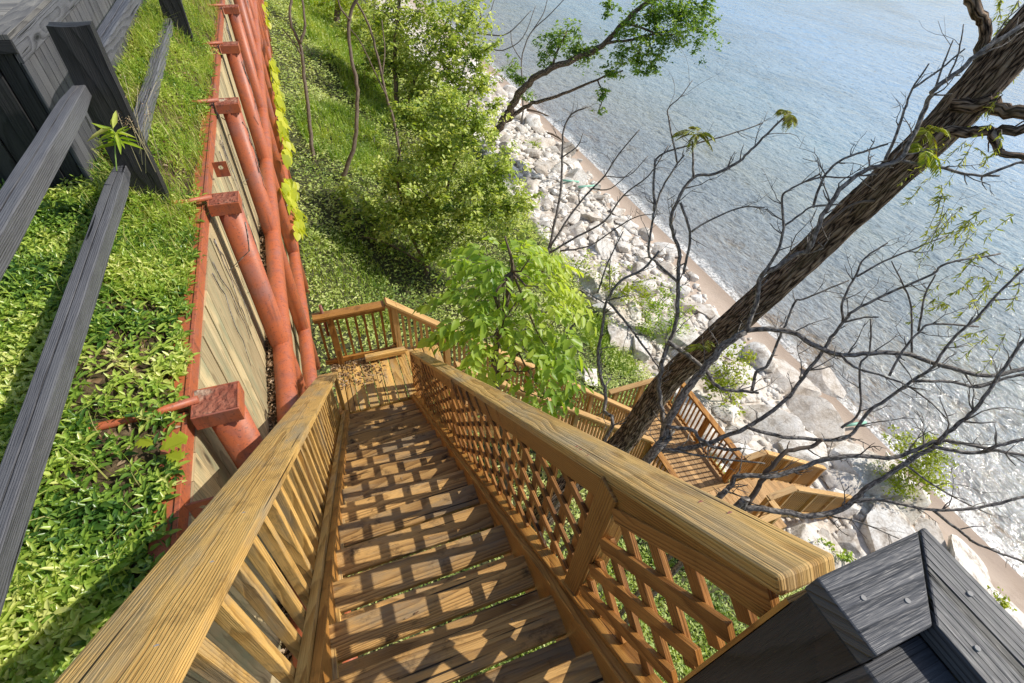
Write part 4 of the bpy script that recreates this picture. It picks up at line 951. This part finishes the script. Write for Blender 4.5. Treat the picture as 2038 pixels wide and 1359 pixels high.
s5 = thing('bare_shrub', 'dead branching shrub with blackened twigs above the white boulders', 'shrub', (4, 7, -10))
p5, d5 = gbase(1085, 520); dd = 9.5
B(s5, [(1085, 520), (1097, 475), (1115, 386), (1119, 313), (1122, 258), (1137, 228), (1167, 213)], 8, 4, dd, dd-.8, name='trunk', start=at(1080, 540, dd+.4))
B(s5, [(1090, 500), (1104, 478), (1152, 405), (1203, 350), (1233, 305), (1273, 258)], 7, 3, dd, dd-1)
B(s5, [(1090, 505), (1150, 470), (1203, 440), (1240, 390), (1290, 350), (1330, 290)], 6, 3, dd, dd-1.2); B(s5, [(1180, 375), (1215, 375), (1262, 335)], 4, 2, dd-.5, dd-1); B(s5, [(1119, 313), (1150, 290), (1160, 265)], 4, 2, dd-.4, dd-.6)
B(s5, [(1115, 500), (1170, 490), (1225, 455), (1270, 430), (1320, 425)], 5, 2, dd, dd-1); B(s5, [(1203, 350), (1250, 350), (1290, 310)], 3, 2, dd-.6, dd-.9)
# bright broad-leaved tree beside the landing
bt = thing('leafy_tree', 'bright green broad-leaved young tree filling the space right of the landing', 'tree', (2.0, 4.3, -9))
gb_ = Vector((2.1, 4.35, float(gz(2.1, 4.35))-.2)); hub = at(985, 740, 5.9)
m = MB(); sp, sr = smooth([gb_, gb_.lerp(hub, .5)+Vector((.1, .05, 0)), hub, at(1000, 640, 5.4), at(1020, 540, 5.0), at(1005, 470, 4.8)], [.06, .05, .04, .03, .02, .008], 6); m.tube(sp, sr, 10); m.build('trunk', M['sapbark'], bt)
POLY = [(985, 468), (1040, 490), (1085, 500), (1130, 535), (1140, 600), (1122, 660), (1140, 720), (1118, 790), (1095, 815), (1040, 790), (985, 745), (935, 715), (898, 660), (905, 628), (862, 606), (862, 585), (905, 555), (905, 510), (945, 485)]
def inside(x, y, poly):
    c_ = False; j = len(poly)-1
    for i in range(len(poly)):
        if (poly[i][1] > y) != (poly[j][1] > y) and x < (poly[j][0]-poly[i][0])*(y-poly[i][1])/(poly[j][1]-poly[i][1])+poly[i][0]: c_ = not c_
        j = i
    return c_
def compound(par, specs, mat, nl=3, ar=.52, droop=.5):
    "pinnate leaves: (origin, direction, length)"
    Ps, Ds, Ns, Ls, Vs = [], [], [], [], []
    for (o_, dv, S, tone) in specs:
        dv = unit(np.array(dv)); side = unit(np.cross(dv, [0, 0, 1.0])+1e-6)
        for k in range(nl+1):
            u = .25+.75*k/nl; q = np.array(o_)+dv*S*u-np.array([0, 0, S*droop*u*u]); tg = unit(dv-np.array([0, 0, 2*droop*u]))
            if k == nl: lst = [(tg, 1.1)]
            else: lst = [(side*.85+tg*.5, .95), (-side*.85+tg*.5, .95)]
            for d_, sc in lst:
                Ps.append(q); Ds.append(d_+rng.normal(0, .14, 3)-np.array([0, 0, .25])); Ns.append(np.array([.35, -.1, 1.0])+rng.normal(0, .38, 3)); Ls.append(S*.50*sc*random.uniform(.85, 1.15)); Vs.append(min(1, max(0, tone+random.gauss(0, .12))))
    L = np.array(Ls); return leaves('foliage', np.array(Ps), np.array(Ds), np.array(Ns), L, L*ar, M[mat], par, np.array(Vs), .10, .18)
specs, ends = [], []
while len(specs) < 285:
    x, y = random.uniform(825, 1145), random.uniform(450, 825)
    if not inside(x, y, POLY) or mnoise.noise(Vector((x*.016, y*.016, 4.2))) < -.27: continue
    if x < 905 and random.random() < .6: continue
    d = 5.35+random.uniform(-.75, .75)-.6*(650-y)/350*.5; p = at(x, y, d); ax = p-at(1000, 660, 5.4)
    dv = Vector((ax.x, ax.y, 0)).normalized()*.8+Vector((random.gauss(0, .5), random.gauss(0, .5), random.uniform(-.1, .5)))
    specs.append((p[:], dv[:], random.uniform(.14, .31), .42+.30*math.sin(x*.021)*math.cos(y*.017)+.12*(ax.x+ax.z)))  # tone climbs toward the lake side and top, sunlight painted into the leaves
    if len(specs) % 12 == 0: ends.append(p)
compound(bt, specs, 'treeleaf')
for e in ends:
    s_ = random.choice([hub, at(1000, 640, 5.4), at(1020, 540, 5.0)]); mid = s_.lerp(e, .55)-Vector((0, 0, .08)); m = MB(); m.tube([s_, mid, e], [.014, .009, .004], 6); m.build('branch', M['sapbark'], bt)

# trees and bushes on the bluff (base pixel, trunk lines, crown blobs)
def bluff_tree(name, label, cat, base, lines, blobs, n, L, mat, trunkmat='sapbark', lean=(.5, 0, .2), group=None, dd=0.0):
    p, d = gbase(*base); t_ = thing(name, label, cat, p, group); d = d+dd
    for i, (pl, w0, w1, da, db) in enumerate(lines):
        branch(t_, pl, w0, w1, d+da, d+db, name='trunk' if i == 0 else 'branch', mat=trunkmat, sides=7, twigs=False, start=p if i == 0 else None)
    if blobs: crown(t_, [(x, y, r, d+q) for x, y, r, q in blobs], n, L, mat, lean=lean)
    return t_, d
bluff_tree('bushy_tree', 'dense bushy tree with small pale leaves standing on the bluff in mid view', 'tree', (850, 545),
    [([(850, 535), (860, 470), (880, 400), (905, 330), (925, 250), (935, 190)], 9, 3, -.2, -1.5), ([(850, 530), (820, 470), (800, 400), (790, 340), (800, 280)], 7, 3, -.2, -.8), ([(855, 520), (900, 480), (950, 440), (1000, 410)], 7, 3, -.2, -1), ([(848, 530), (800, 500), (760, 480), (720, 470)], 5, 2, -.2, -.4)],
    [(800, 350, 75, -.4), (880, 300, 85, -1.0), (950, 245, 55, -1.6), (870, 400, 85, -1.0), (950, 370, 70, -1.4), (1010, 420, 52, -1.2), (950, 440, 60, -1.0), (800, 430, 75, -.3), (740, 415, 50, .1), (870, 480, 65, -.8), (760, 480, 40, 0), (830, 230, 50, -.8), (900, 210, 50, -1.2), (1040, 400, 38, -1.2), (700, 445, 34, .1), (690, 385, 28, .2), (1000, 340, 45, -1.4)], 25000, .118, 'bushleaf')
bluff_tree('bushy_tree', 'leafy thicket tree at the top of the view in front of the far shore', 'tree', (800, 235),
    [([(790, 225), (788, 173), (786, 120), (788, 74), (797, -10)], 10, 7, -.3, -1), ([(800, 230), (830, 150), (870, 80), (900, 20)], 6, 3, -.3, -1)],
    [(800, 60, 70, -.5), (860, 30, 70, -1.5), (900, 90, 65, -1.5), (850, 120, 65, -1), (790, 130, 60, -.5), (950, 110, 45, -2), (830, 180, 50, -.5), (930, 40, 50, -2), (760, 30, 50, 0), (900, 160, 45, -1.5), (870, 215, 45, -1), (930, 190, 45, -1.5), (960, 165, 35, -1.8), (820, 250, 45, -.5), (700, 60, 40, .5), (750, 120, 40, 0), (980, 215, 30, -1.8), (905, 250, 40, -1)], 17000, .20, 'bushleaf')
bluff_tree('bushy_tree', 'yellowish bushy tree half hidden behind the slender grey trunk', 'tree', (735, 95), [([(735, 90), (740, 60), (745, 20), (750, -20)], 5, 3, -.2, -.5)],
    [(720, 20, 40, -.3), (690, 10, 35, 0), (755, 60, 38, -.5), (735, 85, 25, -.3), (650, 5, 25, 0)], 3500, .17, 'yellow')
bluff_tree('sapling', 'leafless forked sapling nearest the red wall on the bluff', 'sapling', (626, 318), [([(625, 316), (617, 250), (607, 166), (602, 125), (596, 85), (578, 40), (581, -10)], 8, 5, -.05, -1.2), ([(597, 88), (605, 60), (606, 37), (600, -10)], 6, 4, -.9, -1.2), ([(600, 110), (585, 85), (560, 55)], 3, 2, -.8, -.9)], None, 0, 0, '')
bluff_tree('sapling', 'leafless wavy sapling second from the red wall on the bluff', 'sapling', (682, 362), [([(681, 361), (695, 320), (707, 276), (711, 220), (710, 166), (697, 103), (697, 29), (716, -10)], 9, 6, -.05, -1.6), ([(697, 40), (680, 20), (672, -5)], 4, 3, -1.4, -1.6)], None, 0, 0, '')
bluff_tree('sapling', 'thin leaning sapling between the wavy sapling and the bushy tree', 'sapling', (800, 335), [([(799, 331), (788, 258), (769, 191), (751, 110), (736, 55), (708, 0)], 6, 4, -.05, -1.2), ([(769, 191), (740, 130), (715, 80), (690, 50)], 3, 2, -.8, -1), ([(760, 160), (765, 100), (760, 40)], 3, 2, -.9, -1.1)], None, 0, 0, '')
bluff_tree('sapling', 'straight thick grey trunk cut off by the top edge near the red wall', 'sapling', (671, 62), [([(671, 58), (672, 25), (674, -10)], 13, 12, -.1, -.4)], None, 0, 0, '')
bluff_tree('cottonwood', 'cottonwood with a long branch of round leaves reaching out over the water', 'tree', (975, 285),
    [([(975, 280), (990, 258), (1010, 225), (1023, 202), (1042, 178), (1060, 158), (1097, 136), (1167, 107), (1207, 85), (1240, 44), (1280, 11), (1345, -25)], 17, 8, -.5, -5.5), ([(990, 258), (1023, 228), (1060, 206), (1097, 195), (1145, 177), (1189, 158), (1240, 140)], 10, 3, -.7, -3.5), ([(1207, 85), (1250, 80), (1290, 70), (1340, 60)], 6, 3, -4.2, -4.8), ([(1240, 44), (1275, 55), (1320, 70), (1370, 60)], 5, 3, -4.5, -5), ([(1097, 136), (1110, 100), (1130, 60)], 5, 3, -3, -3.3), ([(1189, 158), (1200, 190), (1190, 225)], 3, 2, -3.2, -3.3)],
    [(1110, 75, 38, -3.2), (1150, 100, 36, -3.4), (1085, 110, 26, -3), (1180, 105, 22, -3.5), (1250, 60, 40, -4.6), (1300, 40, 52, -5), (1360, 25, 50, -5.2), (1400, 60, 38, -5.2), (1330, 85, 40, -4.9), (1270, 115, 34, -4.6), (1220, 150, 26, -4.2), (1200, 190, 16, -4), (1192, 222, 11, -4), (1300, 130, 22, -4.6), (1390, 10, 30, -5.3), (1030, 160, 28, -1.5), (1010, 130, 22, -1.2), (1050, 190, 18, -1.6), (1240, 110, 25, -4.4), (1210, 10, 22, -4.6)], 13000, .165, 'cotton', 'bark')
bluff_tree('bare_tree', 'bare dark branched sapling behind the cottonwood against the water', 'tree', (905, 235), [([(905, 225), (913, 177), (927, 121), (950, 55), (957, 29), (942, -10)], 6, 4, -.5, -3), ([(950, 66), (1001, 70), (1030, 50), (1056, 22)], 4, 2, -2.4, -3), ([(927, 121), (960, 95), (1000, 100), (1040, 75), (1066, 12)], 4, 2, -1.5, -3), ([(950, 55), (975, 25), (985, -5)], 3, 2, -2.6, -3), ([(913, 20), (880, 15), (830, 22)], 3, 2, -2.8, -2.6)], None, 0, 0, '', 'twig')
bluff_tree('bare_tree', 'thin upright bare sapling between cottonwood trunk and water', 'tree', (1035, 245), [([(1040, 235), (1041, 177), (1038, 121), (1056, 66), (1097, 26), (1130, -10)], 5, 2, -.5, -3), ([(1056, 66), (1080, 30), (1090, -5)], 3, 2, -2, -2.6), ([(1038, 121), (1020, 90), (1016, 60)], 3, 2, -1.6, -2)], None, 0, 0, '', 'twig')
for base, blobs, n, L, mat, lab in (((1250, 600), [(1250, 565, 45, -.5), (1225, 590, 35, -.4), (1280, 590, 35, -.4), (1215, 545, 25, -.5)], 1500, .10, 'yellow', 'airy yellow green shrub just right of the bright leafy tree'),
        ((1320, 670), [(1310, 610, 45, -.8), (1345, 640, 40, -.8), (1290, 650, 35, -.6), (1330, 670, 30, -.5)], 2000, .09, 'treeleaf', 'green shrub on the boulders behind the leaning trunk'),
        ((1445, 800), [(1450, 735, 42, -.9), (1420, 760, 36, -.7), (1475, 715, 30, -1), (1455, 785, 30, -.5)], 1700, .10, 'yellow', 'light green shrub on the boulders right of the leaning trunk'),
        ((1815, 990), [(1820, 930, 58, -1.0), (1790, 960, 42, -.9), (1860, 900, 38, -1.2), (1845, 960, 42, -1.0), (1800, 885, 28, -1.2)], 3600, .085, 'yellow', 'rounded yellow green shrub at the water edge above the beach stair'),
        ((1075, 300), [(1060, 285, 20, -.3), (1040, 300, 18, -.3)], 300, .14, 'bushleaf', 'small bush at the foot of the cottonwood on the sand'),
        ((1180, 560), [(1160, 540, 40, -.4), (1140, 570, 36, -.3), (1195, 575, 30, -.3)], 1200, .10, 'bushleaf', 'dull green shrub between bright leafy tree and boulders'),
        ((1000, 470), [(1000, 455, 55, -.8), (960, 480, 50, -.6), (1050, 465, 40, -.8)], 2600, .10, 'bushleaf', 'low shrub behind the top of the bright leafy tree'),
        ((745, 300), [(745, 270, 24, -.2), (760, 290, 20, -.1), (728, 285, 16, -.1)], 500, .13, 'bushleaf', 'low weedy shrub at the left edge of the bushy tree by the thin sapling'),
        ((725, 170), [(725, 140, 28, -.3), (742, 160, 24, -.2), (712, 160, 16, -.2)], 600, .16, 'bushleaf', 'weedy shrub on the upper bluff right of the wavy sapling'),
        ((660, 130), [(655, 112, 18, -.2), (668, 122, 14, -.2)], 260, .16, 'lush', 'small weed clump between the two leafless saplings'),
        ((765, 370), [(765, 345, 26, -.2), (745, 360, 20, -.1), (790, 355, 22, -.2)], 600, .11, 'bushleaf', 'shrubby regrowth at the foot of the bushy tree facing the wall'),
        ((1900, 1215), [(1985, 1190, 14, -.4), (1998, 1205, 10, -.4)], 90, .09, 'yellow', 'tiny yellow green sprout on the rocks right of the black cap boards'),
        ((1640, 1110), [(1640, 1095, 30, -.3), (1690, 1105, 25, -.3), (1600, 1085, 20, -.2)], 260, .10, 'treeleaf', 'sparse weeds on the rocks between golden rail and black newel')):
    p, d = gbase(*base); t_ = thing('shrub', lab, 'shrub', p)
    m = MB()
    for x, y, r, q in blobs: m.tube([p, p.lerp(at(x, y, d+q), .5)+Vector((0, 0, .1)), at(x, y, d+q)], [.02, .014, .006], 6)
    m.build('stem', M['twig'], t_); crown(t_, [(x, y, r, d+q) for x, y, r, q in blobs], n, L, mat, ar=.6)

# vine on the walers
def vine(label, pix, n):
    c_ = thing('wall_vine', label, 'vine'); Ps = []
    for _ in range(n):
        x, y, r = random.choice(pix); a = random.uniform(0, 6.28); q = r*math.sqrt(random.random()); r_ = ray(x+math.cos(a)*q*.8, y+math.sin(a)*q*1.3); Ps.append(r_*((-.765+random.uniform(-.02, .05))/r_[0]))
    P = np.array(Ps); c_.location = P.mean(0); L = rng.uniform(.09, .20, n)*np.clip(np.linalg.norm(P, axis=1)/8, .8, 2.2)
    D = np.stack([rng.normal(.25, .2, n), rng.normal(0, .5, n), -np.ones(n)], 1); N = np.stack([np.ones(n), rng.normal(-.1, .35, n), rng.normal(.75, .3, n)], 1)
    leaves('foliage', P, D, N, L, L*.85, M['vine'], c_, None, .08, .1)
    m = MB(); q = P[np.argsort(P[:, 2])][::max(1, n//7)]; m.tube([tuple(v) for v in q], .012, 6); m.build('stem', M['twig'], c_)
vine('lowest clump of yellow vine leaves hanging on the red pipes', [(575, 380, 20), (590, 410, 25), (598, 440, 20), (568, 370, 12)], 210)
vine('middle trail of yellow vine leaves on the red pipes', [(563, 262, 11), (570, 285, 12), (566, 305, 9), (556, 240, 8)], 90)
vine('upper trail of yellow vine leaves on the far red pipes', [(545, 140, 9), (549, 165, 10), (552, 190, 9), (556, 215, 9), (538, 120, 6)], 110)
vine('topmost strand of yellow vine leaves where the red pipes leave the view', [(528, 20, 5), (525, 5, 5), (530, 40, 4)], 40)
# dead creeper stems on the piles and planks
cv = thing('dead_creeper', 'leafless brown creeper stems clinging to the red piles and planks', 'creeper', (-.8, 6, -3.5))
for k in range(34):
    y = random.choice(PY[2:8])+random.uniform(-1.1, .3); x = -1.085; z = -2.9; pts = []
    nearp = min(PY, key=lambda q: abs(q-y))
    for i in range(9):
        dy = y-nearp
        if abs(dy) < .12: xx = -.905+math.sqrt(max(0, .118**2-dy*dy))+.006
        else: xx = x+.006
        pts.append((xx, y, z)); y += random.uniform(-.09, .09); z -= random.uniform(.08, .2)
    m = MB(); m.tube(pts, [.006-.0004*i for i in range(9)], 5); m.build('stem', M['twig'], cv)

# small plants by the fence
wd_ = thing('weed', 'pale green leafy weed growing up in front of the fence post', 'weed', at(228, 300, 3.9))
c0 = at(228, 262, 3.9); m = MB(); m.tube([at(232, 340, 3.9), at(229, 300, 3.9), c0], [.006, .005, .003], 6); m.build('stem', M['stemgreen'], wd_)
n = 26; a = rng.random(n)*6.28; el = rng.uniform(-.2, .9, n); P = np.repeat(np.array(c0)[None], n, 0)+np.stack([0*a, 0*a, rng.uniform(-.10, .03, n)], 1); L = rng.uniform(.10, .20, n)
leaves('foliage', P, np.stack([np.cos(a)*np.cos(el), np.sin(a)*np.cos(el), np.sin(el)], 1), up_normals(n, .3), L, L*.2, M['grass'], wd_, None, .15, .4)
sg = thing('seed_grass', 'tall grass stalks with pale seed heads beside the fence post', 'grass', at(300, 300, 4.2))
Ps = []
for i in range(9):
    a_ = at(300+random.uniform(-25, 25), 320+random.uniform(-20, 30), 4.3); e = at(285+random.uniform(-55, 45), 190+random.uniform(-50, 60), 4.1); md = a_.lerp(e, .6)+Vector((0, 0, .06)); m = MB(); m.tube([a_, md, e], [.003, .002, .0012], 4); m.build('stalk', M['straw'], sg)
    for _ in range(26): u = random.uniform(.45, 1); Ps.append((md.lerp(e, (u-.45)/.55)+Vector([random.gauss(0, .018) for _ in range(3)]))[:])
n = len(Ps); leaves('seed_head', np.array(Ps), rand_dirs(n, -.2, .8), up_normals(n, .6), rng.uniform(.010, .02, n), rng.uniform(.003, .006, n), M['dry'], sg)
od = thing('oak_seedling', 'yellow green lobed seedling leaf beside the red channel cap below the tie rod', 'seedling', at(322, 890, 2.9))
for (x, y, L0, az) in ((318, 895, .16, .3), (330, 905, .12, -.5), (305, 885, .10, 2.6)):
    bm = bmesh.new(); c0 = at(x, y, 2.86); D = Vector((math.cos(az), math.sin(az), .2)).normalized(); N = Vector((.25, -.1, 1)).normalized(); S = D.cross(N); ring = []
    prof = [(0, .03), (.12, .10), (.2, .30), (.28, .17), (.38, .42), (.48, .22), (.6, .46), (.7, .24), (.82, .36), (.92, .16), (1, 0)]
    pts = [(u, v) for u, v in prof]+[(u, -v) for u, v in prof[::-1][1:]]
    vs = [bm.verts.new(c0+D*L0*u+S*L0*v+N*(L0*.12*abs(v)-L0*.2*u*u)-od.location) for u, v in pts]
    bm.faces.new(vs); me = bpy.data.meshes.new('leaf'); bm.to_mesh(me); bm.free(); me.materials.append(M['vine'])
    at_ = me.attributes.new('var', 'FLOAT', 'POINT'); at_.data.foreach_set('value', [.1]*len(me.vertices)); link(bpy.data.objects.new('leaf', me), od)
#APPEND
